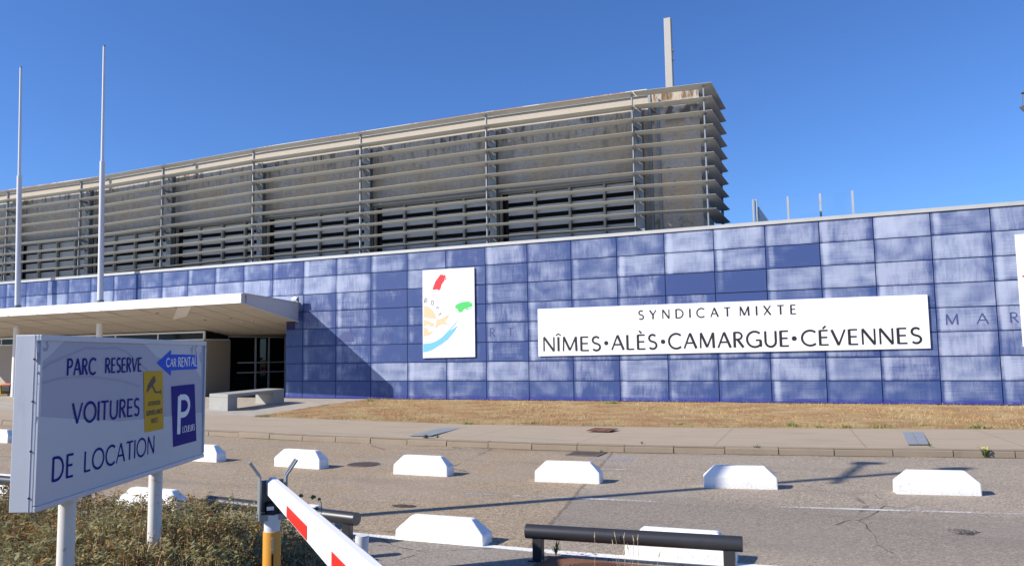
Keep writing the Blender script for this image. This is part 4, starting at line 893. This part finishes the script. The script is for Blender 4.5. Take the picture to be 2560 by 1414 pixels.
# ================================================================== WHEEL STOPS
def wheel_stop_mesh(Lh=.5, D=.24, h0=.15, h1=.295, topL=.34, topD=.05):
    m = MB(); r = lambda a, b_, z: [(-a, -b_, z), (a, -b_, z), (a, b_, z), (-a, b_, z)]
    A, B, C_ = r(Lh, D/2, -.02), r(Lh-.005, D/2-.003, h0), r(topL, topD, h1)
    m.loft(A, B, False); m.loft(B, C_, False); m.add(C_, [(0, 1, 2, 3)]); m.add(A, [(3, 2, 1, 0)])
    bm = bmesh.new(); me = bpy.data.meshes.new('wheel_stop'); me.from_pydata(m.v, [], m.f); bm.from_mesh(me); bmesh.ops.remove_doubles(bm, verts=bm.verts, dist=1e-4); bmesh.ops.recalc_face_normals(bm, faces=bm.faces); bm.to_mesh(me); bm.free(); me.materials.append(MAT['stop']); return me
WSM = wheel_stop_mesh()
def stop(x0, x1, y0, y1, z, label, front=True):
    o = link('wheel_stop', WSM); md = o.modifiers.new('bevel', 'BEVEL'); md.width = .014; md.segments = 2
    L = math.hypot(x1-x0, y1-y0); a = math.atan2(y1-y0, x1-x0); n_ = np.array((-math.sin(a), math.cos(a)))*.12
    o.location = ((x0+x1)/2+n_[0], (y0+y1)/2+n_[1], z); o.rotation_euler.z = a; o.scale = (L, 1, 1)
    return tag(o, label, 'wheel stop', 'white concrete wheel stops')
stop(11.28, 12.26, -18.05, -18.07, 0, 'white wheel stop half hidden behind the right edge of the rental car sign')
stop(13.62, 14.66, -18.12, -18.20, 0, 'white wheel stop above the barrier fork, left of the manhole cover')
stop(16.14, 17.12, -18.24, -18.23, 0, 'white wheel stop right of the manhole cover, alone below the grey slab strip')
stop(18.58, 19.56, -18.22, -18.13, 0, 'white wheel stop below the gutter drain, at the seam in the asphalt')
stop(21.00, 21.97, -17.97, -17.80, 0, 'white wheel stop with a lamp shadow running into it from both ends')
stop(23.42, 24.40, -17.65, -17.47, 0, 'white wheel stop farthest right, with open asphalt in front')
stop(3.82, 4.80, -17.0, -17.0, 0, 'sliver of a white wheel stop at the far left edge behind the sign box')
stop(18.60, 19.60, -22.06, -22.03, -.055, 'large white wheel stop on the edge line between the two tube rails')
stop(21.00, 21.99, -21.95, -21.90, -.03, 'white wheel stop behind the right tube rail, pitted along its base')
stop(14.50, 15.52, -22.02, -22.02, 0, 'white wheel stop peeping over the shrub bed under the sign')
stop(16.66, 17.66, -22.02, -22.03, -.05, 'white wheel stop behind the middle tube rail and barrier fork')
stop(11.35, 12.35, -21.7, -21.72, -.03, 'white wheel stop behind the left tube rail by the sign box')

# ================================================================== TUBE RAILS
def rail(xa, ya, xb, yb, zc, posts, label, r=.064):
    t = thing('tube_rail', ((xa+xb)/2, (ya+yb)/2, .022), label, 'guard rail', 'low dark tube rails')
    m = MB(); m.cyl((xa, ya, zc), (xb, yb, zc), r, n=28); m.build('tube', 'tube', t, .006)
    for x in posts:
        y = ya+(yb-ya)*(x-xa)/(xb-xa); m = MB(); m.box((x-.045, y-.035, .034), (x+.045, y+.035, zc-.03)); p = m.build('post', 'tube', t, .004)
        m = MB(); m.box((x-.075, y-.07, .0225), (x+.075, y+.07, .034)); m.build('base_plate', 'tube', p)
        m = MB()
        for sx in (-.055, .055): m.cyl((x+sx, y-.05, .033), (x+sx, y-.05, .046), .011, n=8)
        m.build('bolt', 'chrome', p)
rail(20.22, -22.40, 22.10, -22.23, .275, (20.33, 21.99), 'low dark tube rail across the foreground at right, with the rusty cover below')
rail(16.22, -22.22, 18.42, -22.47, .27, (16.35, 18.30), 'low dark tube rail crossing behind the barrier boom')
rail(12.0, -22.05, 14.20, -22.10, .285, (12.62, 14.08), 'low dark tube rail at the left edge behind the sign box')
# white stub post
c = G(903, 1392, .022); t = thing('stub_post', c, 'short white capped stub post behind the barrier boom', 'post')
top = G(906, 1350, .20); m = MB(); m.cyl((c[0], c[1], .02), (c[0]+.01, c[1], .215), .062, n=22); m.build('tube', 'polew', t); m = MB(); m.cyl((c[0]+.01, c[1], .2152), (c[0]+.01, c[1], .222), .060, n=22); m.build('cap', 'polew', t)

# ================================================================== CAR PARK SIGN
SK = .81
def sp(x, y, z): return CAM+SK*(np.array((x, y, z))-CAM)
SA = sp(18.11, -25.62, 1.87); SB = sp(17.0, -23.09, 1.87); ZT, ZB = sp(0, 0, 2.05)[2], sp(0, 0, .897)[2]
sU = np.array((SB-SA)[:2].tolist()+[0]); SL = np.linalg.norm(sU); sU /= SL; sN = np.array((-sU[1], sU[0], 0)); sN = sN if sN@(CAM-SA) > 0 else -sN; sV = np.array((0, 0, 1.0))
O = np.array((SA[0], SA[1], ZB)); DEP = .125
def Sq(u, v, e=0.0):
    d = ray(u, v); t = ((O+sN*e-CAM)@sN)/(d@sN); return CAM+d*t
psg = thing('car_park_sign', (O[0], O[1], .022), 'white box sign for reserved rental car parking on two posts in the shrubs', 'sign')
m = MB(); m.obox(O+sU*SL/2+sV*(ZT-ZB)/2-sN*DEP/2, sU*SL/2, sN*DEP/2, sV*(ZT-ZB)/2); m.build('box', 'signbox', psg, .004)
m = MB(); h = ZT-ZB; w_ = .022
for a, c in ((0, w_*1.3), (h-w_*1.5, h)): m.obox(O+sU*SL/2+sV*(a+c)/2+sN*.008, sU*SL/2, sN*.007, sV*(c-a)/2)
for a, c in ((0, w_*.7), (SL-w_, SL)): m.obox(O+sU*(a+c)/2+sV*h/2+sN*.008, sU*(c-a)/2, sN*.007, sV*(h/2-w_*1.52))
m.build('edge_frame', 'signbox', psg, .003)
m = MB()
for z in (.08, .34, .62, .86):
    q = O-sN*.02+sV*z*h-sU*.001; m.cyl(q, q-sU*.003, .006, n=10)
m.build('rivet', 'rubber', psg)
m = MB(); 
for x, z, w1 in ((.022, .0, .0010),): m.obox(O-sN*x+sV*h/2-sU*.0015, sU*.001, sN*w1, sV*h/2)
m.build('box_seam', 'endpan', psg)
m = MB(); m.obox(O+sU*SL/2+sV*h/2+sN*.001, sU*(SL/2-w_*.71), sN*.001, sV*(h/2-w_*1.4)); m.build('face', 'lav', psg)
def film(name, polys, mat, e0, par=psg):
    m = MB()
    for i, pl in enumerate(polys): m.add([Sq(u, v, e0+.0003*i) for u, v in pl], [tuple(range(len(pl)))])
    return m.build(name, mat, par)
def slines(name, lines, w, mat, e0):
    m = MB()
    for i, pl in enumerate(lines):
        q = [Sq(u, v, e0+.0002*i) for u, v in pl]; loc = [np.array(((p-O)@sU, (p-O)@sV)) for p in q]; L, Rr = ribbon(loc, w); n = len(q)
        m.add([O+sU*a[0]+sV*a[1]+sN*(e0+.0002*i) for a in L+Rr], [(j, j+1, n+j+1, n+j) for j in range(n-1)])
    return m.build(name, mat, psg)
film('pale_corner_and_reflection', [[(91, 850), (168, 848), (150, 862), (125, 888), (93, 913)], [(357, 857), (372, 872), (390, 890), (412, 901), (440, 897), (470, 903), (490, 925), (503, 944), (503, 862)], [(91, 1040), (180, 1046), (300, 1052), (420, 1040), (505, 1030), (507, 1133), (300, 1200), (92, 1268)]], 'pale', .0030)  # printed corners; the last outline paints the ground's reflection on the lower face
slines('faint_curve', [[(92, 935), (120, 910), (160, 893), (190, 880), (215, 869), (260, 871), (290, 868), (320, 880), (345, 905), (370, 925)], [(95, 960), (150, 945), (220, 940), (300, 950), (350, 965)]], .012, 'lavdeep', .0038)
slines('script_mark', [[(96, 850), (104, 866), (111, 874), (117, 873), (120, 865), (117, 853)], [(92, 905), (96, 893), (95, 880)], [(480, 882), (477, 872), (483, 866), (480, 884)], [(494, 861), (489, 868), (489, 878), (492, 884), (487, 890)], [(501, 880), (500, 892), (503, 904)]], .016, 'lavdeep', .0044)
def sgt(s, u0, vb0, vt0, u1, vb1, stem, track, e=.0048):
    a, c = Sq(u0, vb0, e), Sq(u1, vb1, e); U = c-a; Wd = np.linalg.norm(U); U /= Wd; hh = (Sq(u0, vt0, e)-a)[2]; text(m, s, a, U, sV, Wd, hh, stem, track, .0003, sN)
for w_ in (('PARC', 168, 938, 896, 239, 934.5, .175, .16), ('RESERVE', 263.5, 932, 894.5, 354, 927.5, .175, .15), ('VOITURES', 181, 1059, 1008, 348.5, 1037.5, .165, .14), ('DE', 129.5, 1204, 1143, 183, 1190, .155, .2), ('LOCATION', 210, 1180, 1128.5, 385.5, 1131, .155, .13)):
    m = MB(); sgt(*w_); m.build('word', 'navy', psg)
film('arrow', [[(392, 906.5), (427.8, 873.4), (427.8, 885), (492, 886.3), (493.3, 922), (427.5, 925.3), (427, 938.3)]], 'blue', .0048)
m = MB(); sgt('CAR', 415.5, 915.5, 895, 440, 916, .2, .16, .0056); sgt('RENTAL', 445.5, 916, 893, 491.5, 914, .2, .14, .0056); m.build('arrow_lettering', 'sheet', psg)
film('yellow_panel', [[(359, 927.8), (406.8, 925.9), (409, 1071), (361.6, 1080.5)]], 'yellow', .0048)
zz = lambda pl: [(340+x/5.239, 860+y/5.239) for x, y in pl]
film('camera_pictogram', [zz([(242, 405), (262, 470), (258, 485), (218, 540), (165, 610), (150, 632), (136, 605), (150, 578), (150, 545), (200, 460)]), zz([(208, 545), (228, 535), (262, 615), (325, 612), (325, 632), (250, 640)]), zz([(322, 590), (331, 588), (331, 655), (323, 657)])], 'ink', .0056)
m = MB(); sgt('ATTENTION', 370, 1014.8, 1004, 400.8, 1010, .21, .12, .0056); sgt('SURVEILLANCE', 365, 1038.8, 1027, 406, 1031.5, .21, .12, .0056); sgt('VIDEO', 377.8, 1057, 1046, 394.8, 1054, .21, .12, .0056); m.build('yellow_panel_lettering', 'ink', psg)
film('blue_panel', [[(428.4, 965), (486.6, 958.9), (491.2, 1100.9), (432.6, 1116.7)]], 'navy', .0048)
m = MB(); sgt('P', 443.5, 1085, 990, 472.5, 1079, .20, .1, .0056); sgt('LOUEURS', 456.5, 1080.5, 1065, 486.5, 1074, .17, .13, .0056); m.build('blue_panel_lettering', 'sheet', psg)
for u, v in ((166, 1330), (388, 1245)):
    d = ray(u, v); oo = O-sN*DEP*.5; t = ((oo-CAM)@sN)/(d@sN); p = CAM+d*t
    m = MB(); m.cyl((p[0], p[1], .02), (p[0], p[1], ZB-.001), .0465, n=22); post = m.build('post', 'postw', psg)

# ================================================================== BARRIER
BK = .87
def zb(z): return CAM[2]+BK*(z-CAM[2])
bp = np.array((20.04, -25.575, .022)); dv = np.array((.762, -.648, 0)); dn = np.array((-.648, -.762, 0))   # along the boom towards its pivot; across it, towards the left
brp = thing('barrier_support', bp, 'yellow and grey barrier rest post with an open metal fork on top', 'barrier post')
X, Y = bp[0], bp[1]
m = MB(); m.cyl((X, Y, .02), (X, Y, zb(.775)), .048, n=28); sl = m.build('sleeve', 'orange', brp)
bf = (CAM-bp)*np.array((1, 1, 0)); bf /= np.linalg.norm(bf); bs = np.array((bf[1], -bf[0], 0)); bs = bs if bs@AR > 0 else -bs
for z in (.735, .665): m = MB(); q = np.array((X, Y, zb(z)))+bf*.047+bs*.004; m.cyl(q, q+bf*.011, .008, n=12); m.build('bolt', 'chrome', sl)
m = MB(); q = np.array((X, Y, zb(.70)))+bf*.0485+bs*.004; m.obox(q, bs*.007, bf*.002, sV*.04); m.build('slot_plate', 'chrome', sl)
m = MB(); q = np.array((X, Y, zb(.575)))+bf*.0485+bs*.004; m.obox(q, bs*.005, bf*.001, sV*.06); m.build('slot', 'black', sl)
m = MB(); m.cyl((X, Y, zb(.776)), (X, Y, zb(.880)), .043, n=26); m.cyl((X, Y, zb(.85)), (X, Y, zb(.882)), .0465, n=26); m.build('collar', 'polew', brp)
m = MB(); m.cyl((X, Y, zb(.883)), (X, Y, zb(.955)), .039, n=24); pad = m.build('rubber_pad', 'rubber', brp)
m = MB(); q = np.array((X, Y, zb(.925)))+bf*.0395-bs*.010; m.obox(q, bs*.019, bf*.001, sV*.010); m.build('pad_label', 'sheet', pad)
fa = dn*-1      # the fork opens across the boom
def plate(off, flare, name):
    m = MB(); c = np.array((X, Y, 0))+fa*off
    m.obox(c+sV*zb(.985), fa*.0045, dv*.044, sV*.117)
    a = c+sV*(zb(.985)+.117); b_ = a+fa*flare+sV*.083
    n_ = np.cross(b_-a, dv); n_ /= np.linalg.norm(n_)
    m.obox((a+b_)/2, (b_-a)/2*1.02, dv*.044, n_*.0045); m.obox((a+b_)/2+n_*.006*np.sign(-flare), (b_-a)/2*.98, dv*.016, n_*.004)
    for z in (.865, .885): q = c+sV*zb(z)+fa*(.0045*np.sign(off)); m.cyl(q, q+fa*.007*np.sign(off), .007, n=10)
    return m.build(name, 'steel', brp)
plate(-.070, -.058, 'fork_arm'); plate(.070, .058, 'fork_arm')
m = MB(); m.obox((X, Y, zb(.868)), fa*.065, dv*.037, sV*.016); m.build('fork_base', 'steel', brp)
m = MB(); m.obox(np.array((X, Y, zb(.99)))-dv*.040, fa*.065, dv*.003, sV*.087); m.build('fork_back', 'darksteel', brp)

bm_t = np.array((20.03, -25.56, 0)); L_B = 3.7; ZBT = zb(1.108)
boom = thing('barrier_boom', bm_t+dv*L_B/2+sV*ZBT, 'white barrier boom with red reflector strips resting in the fork', 'barrier boom')
def bsec(c, hh, ww):
    k = .030
    k = .022
    pr = [(-ww, -hh), (-ww, -k), (-ww+.010, -k*.55), (-ww*.35, 0), (ww*.35, 0), (ww-.010, -k*.55), (ww, -k), (ww, -hh), (ww*.6, -hh-.010), (-ww*.6, -hh-.010)]
    return [c+dn*-1*a+sV*(ZBT+z_) for a, z_ in pr]
m = MB(); m.loft(bsec(bm_t, .086, .0365), bsec(bm_t+dv*L_B, .165, .0435)); m.build('beam', 'boom', boom, .003)
m = MB(); m.loft(bsec(bm_t-dv*.010, .084, .0348), bsec(bm_t-dv*.001, .084, .0348)); m.build('end_cap', 'boom', boom, .003)
for s0, s1 in ((.68, 1.17), (1.64, 2.12), (2.6, 3.05)):
    q = []
    for s in (s0, s1):
        wv = .0365+.007*s/L_B+.0015; hh_ = .086+.079*s/L_B; hb = -.40*hh_; ht = -.93*hh_
        q.append((bm_t+dv*s+dn*wv+sV*(ZBT+hb), bm_t+dv*s+dn*wv+sV*(ZBT+ht)))
    m = MB(); m.loft([q[0][0], q[1][0], q[1][1], q[0][1]], [p+dn*.002 for p in (q[0][0], q[1][0], q[1][1], q[0][1])]); m.build('reflector', 'red', boom)

# ================================================================== SHRUB BED
def bed_top(x, y):
    return .625+.05*math.sin(x*2.3+y*1.1)+.04*math.sin(x*5.1-y*3.7)+.03*math.sin(y*7.3+x*1.9)
BP = [(8.0, -23.9), (13.0, -23.55), (16.5, -23.40), (18.35, -23.42), (19.45, -24.05), (20.2, -24.70), (21.0, -25.5), (21.6, -26.6), (21.4, -28.2), (16, -28.4), (8, -27)]
def inside(x, y, poly):
    c = np.zeros(len(x), bool); j = len(poly)-1
    for i in range(len(poly)):
        xi, yi = poly[i]; xj, yj = poly[j]; k = ((yi > y) != (yj > y)) & (x < (xj-xi)*(y-yi)/(yj-yi+1e-12)+xi); c ^= k; j = i
    return c
def dist_edge(x, y, poly):
    d = np.full(len(x), 9.0)
    for (ax, ay), (bx, by) in zip(poly, poly[1:]+poly[:1]):
        vx, vy = bx-ax, by-ay; t = np.clip(((x-ax)*vx+(y-ay)*vy)/(vx*vx+vy*vy), 0, 1); d = np.minimum(d, np.hypot(x-ax-t*vx, y-ay-t*vy))
    return d
hedge = thing('shrub_bed', (17, -25, .022), 'dense bed of dry sage-leaved shrubs around the sign and barrier posts', 'shrubs')
NS = 15000
hx = RNG.uniform(12.5, 21.6, NS*3); hy = RNG.uniform(-27.4, -23.5, NS*3)
dcam = np.hypot(hx-CAM[0], hy-CAM[1]); ang = np.arctan2(hx-CAM[0], hy-CAM[1])-YAW
ok = inside(hx, hy, BP) & (dcam > 1.7) & (ang > -.80) & (RNG.random(NS*3) < np.clip(6.5/dcam, .35, 1))
hx, hy = hx[ok][:NS], hy[ok][:NS]; de = dist_edge(hx, hy, BP); n = len(hx)
top = np.array([bed_top(a, c) for a, c in zip(hx, hy)])*np.clip(.7+.3*np.sqrt(np.clip(de/.25, 0, 1)), 0, 1)+RNG.normal(0, .03, n)
top = top+.05*np.sin(hx*15+3*np.sin(hy*5))*np.sin(hy*17+2*np.sin(hx*6)); hz = top-np.abs(RNG.normal(0, .15, n))-.01; low = (de < .4) & (RNG.random(n) < .6); hz[low] = RNG.uniform(.08, 1, low.sum())*top[low]; hz = np.clip(hz, .06, None)
# every sprig: a short stem and a whorl of lance leaves
K = 9
lx, cl = [], []
sp_az = RNG.uniform(0, 2*np.pi, n); tilt = np.abs(RNG.normal(0, .45, n)); sd = np.stack([np.cos(sp_az)*np.sin(tilt), np.sin(sp_az)*np.sin(tilt), np.cos(tilt)], 1)
shade = RNG.random(n); clump = .5+.5*np.sin(hx*3.3+hy*2.1)*np.sin(hy*4.1-hx*1.3)
dry = np.clip(.34+.5*(.5-clump)*1.2+RNG.normal(0, .25, n)+np.clip((top-hz)*2.2, 0, .6), 0, 1)
for k in range(K):
    a = 2*np.pi*k/K*2.4+RNG.uniform(-.5, .5, n); el = RNG.uniform(-.15, .95, n); ln = RNG.uniform(.024, .068, n)*(.75+.5*shade); wd = ln*RNG.uniform(.24, .38, n)
    base = np.c_[hx, hy, hz]-sd*RNG.uniform(0, .075, n)[:, None]
    d = np.stack([np.cos(a)*np.cos(el), np.sin(a)*np.cos(el), np.sin(el)], 1); sdv = np.stack([-np.sin(a), np.cos(a), RNG.uniform(-.4, .4, n)], 1); sdv /= np.linalg.norm(sdv, axis=1)[:, None]
    droop = np.stack([np.zeros(n), np.zeros(n), -ln*RNG.uniform(.05, .35, n)], 1)
    p0 = base; p1 = base+d*ln[:, None]*.45+sdv*wd[:, None]/2; p2 = base+d*ln[:, None]+droop; p3 = base+d*ln[:, None]*.45-sdv*wd[:, None]/2
    lx.append(np.stack([p0, p1, p2, p3], 1)); r_ = np.clip(RNG.normal(.55, .22, n)*.7+shade*.3, 0, 1); cl.append(np.stack([r_, np.clip(dry+RNG.normal(0, .22, n), 0, 1), np.zeros(n), np.ones(n)], 1))
lv = np.concatenate(lx).reshape(-1, 3)-np.array((17, -25, .022)); cc = np.repeat(np.concatenate(cl), 4, 0); nl = len(lv)//4
me = bpy.data.meshes.new('foliage'); me.vertices.add(nl*4); me.vertices.foreach_set('co', lv.astype('f').ravel()); me.loops.add(nl*4); me.loops.foreach_set('vertex_index', np.arange(nl*4, dtype='i')); me.polygons.add(nl); me.polygons.foreach_set('loop_start', np.arange(nl, dtype='i')*4); me.update(calc_edges=True); me.validate()
ca = me.attributes.new('leaf', 'FLOAT_COLOR', 'POINT'); ca.data.foreach_set('color', cc.astype('f').ravel()); me.materials.append(MAT['leaf'])
fo = bpy.data.objects.new('foliage', me); COL.objects.link(fo); fo.parent = hedge
# dry stalks
ns = 46000; i_ = RNG.integers(0, n, ns); bx = hx[i_]+RNG.normal(0, .03, ns); by = hy[i_]+RNG.normal(0, .03, ns); tz = np.clip(hz[i_]+RNG.uniform(-.12, .09, ns), .08, None); hgt = RNG.uniform(.14, .36, ns); b0 = np.c_[bx, by, np.clip(tz-hgt, .03, None)]-np.array((17, -25, .022))
tc = np.array((.34, .17, .06))*(1-RNG.random((ns, 1)))+np.array((.58, .43, .24))*RNG.random((ns, 1))
blade_field('stalks', b0, np.clip(tz-b0[:, 2]-.022, .05, .42), RNG.uniform(.003, .0075, ns), tc*(.5+.7*RNG.random((ns, 1))), .28, 'twig', None).parent = hedge
m = MB(); m.prism([(17+(x-17)*.97, -25.6+(y+25.6)*.93) for x, y in BP], .022, .20); m.build('shaded_base', plain('shaded_litter', (.035, .023, .013), .95, 0, .5, 14), hedge)  # litter block coloured near black for the shade inside the shrubs

# ================================================================== SMALL PLANTS
def weed(u, v, z, h, nl_, nf, label, sc=1.0, leafm='weed'):
    c = G(u, v, z); t = thing('weed', c, label, 'weed'); m = MB(); f = MB()
    for i in range(nl_):
        a = random.uniform(0, 6.28); r = random.uniform(.3, 1)*.5*h*sc; tip = c+np.array((math.cos(a)*r, math.sin(a)*r, h*random.uniform(.25, 1))); mid = (c+tip)/2+np.array((0, 0, .12*h))
        s = np.array((-math.sin(a), math.cos(a), 0))*h*.09*sc; m.add([c, mid-s, tip, mid+s], [(0, 1, 2, 3)])
        for j in range(2):
            q = c+(tip-c)*random.uniform(.4, .95); b2 = a+random.uniform(-1.5, 1.5); e = q+np.array((math.cos(b2), math.sin(b2), .5))*h*.25*sc; s2 = np.array((-math.sin(b2), math.cos(b2), 0))*h*.06*sc; m.add([q, (q+e)/2-s2, e, (q+e)/2+s2], [(0, 1, 2, 3)])
    m.build('leaves', leafm, t)
    if nf:
        for i in range(nf):
            q = c+np.array((random.uniform(-1, 1)*h*.35, random.uniform(-1, 1)*h*.3, h*random.uniform(.6, 1.1))); r = h*.09; f.cyl(q, q+np.array((0, 0, r*.5)), r, r*.6, 8)
        f.build('flowers', 'flower', t)
weed(2462, 1143, .0, .17, 16, 10, 'yellow-flowered weed growing at the foot of the kerb')
weed(1884, 1134, .0, .20, 14, 0, 'bushy brown-green weed at the kerb foot near the middle right', 1.2)
weed(1072, 1108, .02, .14, 12, 0, 'flat leafy green weed in front of the kerb by the slab strip', 1.8)
weed(1064, 1095, .12, .10, 12, 0, 'green weed on top of the kerb at the slab strip end', 1.8); weed(1094, 1094, .12, .08, 8, 0, 'smaller green weed on top of the kerb right of the slab strip', 1.8)
weed(874, 1104, .0, .07, 8, 0, 'tiny green weed at the kerb foot above the manhole cover', 1.6); weed(2325, 1116, .125, .07, 8, 0, 'tiny weed at the bottom corner of the right slab strip', 1.6)
weed(1390, 1389, .022, .20, 9, 5, 'thin yellow-flowered weed under the right tube rail', .6); weed(1605, 1110, .12, .06, 8, 0, 'tiny green weed on the kerb joint above the drain', 1.6)
weed(1503, 1131, .0, .06, 9, 0, 'small green weed at the right end of the drain grate', 1.8)
# dry grass stalks in front of the rusty cover
c = G(1545, 1425, .022); t = thing('dry_stalks', c, 'pale dry grass stalks standing in front of the rusty cover', 'dry grass'); m = MB()
for i in range(9):
    x = random.uniform(-.22, .34); hh = random.uniform(.12, .30); a = c+np.array((x, random.uniform(-.05, .05), 0)); b_ = a+np.array((random.uniform(-.05, .05), 0, hh)); m.tube([a, (a+b_)/2+np.array((.006, 0, 0)), b_], .0016, 5); m.cyl(b_, b_+np.array((random.uniform(-.015, .015), 0, .045)), .006, .002, 6)
m.build('stalks', 'straw', t)
# ivy twig behind the boom
c = G(800, 1290, .60); t = thing('ivy_twig', c, 'ivy twig with dark leaves sticking up behind the boom', 'twig'); m = MB()
dist = np.linalg.norm((c-CAM)[:2])
def vp(u, v):
    d = ray(u, v); return CAM+d*(dist/np.linalg.norm(d[:2]))
m.tube([vp(790, 1330), vp(803, 1280), vp(804, 1258), vp(799, 1248)], .003, 6); m.build('stem', 'twig' if False else 'weed', t)
m = MB()
for cu, cv, w1, h1 in ((783, 1243, 9, 6), (798, 1248, 6, 4), (792, 1272, 8, 5), (752, 1240, 8, 6)):
    q = [vp(cu+w1*math.cos(a)*(1 if k % 2 else .7), cv+h1*math.sin(a)*(1 if k % 2 else .7)) for k, a in enumerate([2*math.pi*j/10 for j in range(10)])]; m.add([p+np.array((0, 0, .004*(k % 3))) for k, p in enumerate(q)], [tuple(range(10))])
m.build('leaves', 'weed', t)

# ================================================================== LAMP MASTS (one stands out of frame at left, its shadow crosses the car park)
tipp = G(2392, 1171, 0); su = np.array((math.sin(SUN_AZ), math.cos(SUN_AZ))); TL_ = 14.2; mb_ = tipp[:2]-su*TL_; MH = TL_*math.tan(SUN_EL)
lm = thing('lamp_mast', (mb_[0], mb_[1], .0), 'tall grey lamp mast outside the left edge, seen by its shadow', 'lamp mast')
m = MB(); m.cyl((mb_[0], mb_[1], 0), (mb_[0], mb_[1], MH-.1), .11, .075, 18); m.build('mast', 'lampgrey', lm)
hz_ = MH-2.02*math.tan(SUN_EL)
m = MB(); m.bar((mb_[0]-.20, mb_[1]-.67, hz_), (mb_[0]+.15, mb_[1]+1.42, hz_), .08, .07); m.build('cross_arm', 'lampgrey', lm)
m = MB(); cx_, cy_ = mb_[0]+.17, mb_[1]+1.55; m.loft([(cx_-.20, cy_-.12, hz_+.10), (cx_+.20, cy_-.12, hz_+.10), (cx_+.20, cy_+.14, hz_+.10), (cx_-.20, cy_+.14, hz_+.10)], [(cx_-.08, cy_-.05, hz_-.10), (cx_+.08, cy_-.05, hz_-.10), (cx_+.08, cy_+.08, hz_-.10), (cx_-.08, cy_+.08, hz_-.10)]); m.build('floodlight_head', 'lampgrey', lm)
m = MB(); m.cyl((mb_[0], mb_[1], MH-.1), (mb_[0], mb_[1], MH+.12), .20, .12, 16); m.build('top_lantern', 'lampgrey', lm)
p = P(2556, 262, -6.0); ex = thing('lantern_mast', (p[0]+.55, -6, .03), 'lamp mast at the right edge, only the tip of its dark lantern in view', 'lamp mast')
m = MB(); m.cyl((p[0]+.55, -6, .03), (p[0]+.55, -6, p[2]+.9), .07, .05, 16); m.build('mast', 'lampgrey', ex)
m = MB(); z = p[2]; m.cyl((p[0]+.14, -6, z-.22), (p[0]+.14, -6, z-.06), .10, .21, 14); m.cyl((p[0]+.14, -6, z+.30), (p[0]+.14, -6, z+.40), .16, .05, 14); m.bar((p[0]+.14, -6, z+.35), (p[0]+.55, -6, z+.45), .05, .05); m.build('lantern', 'darksteel', ex)
m = MB()
for a in range(6): m.tube([(p[0]+.14+.15*math.cos(a), -6+.15*math.sin(a), z-.06), (p[0]+.14+.13*math.cos(a), -6+.13*math.sin(a), z+.3)], .012, 5)
m.build('lantern_cage', 'darksteel', ex)
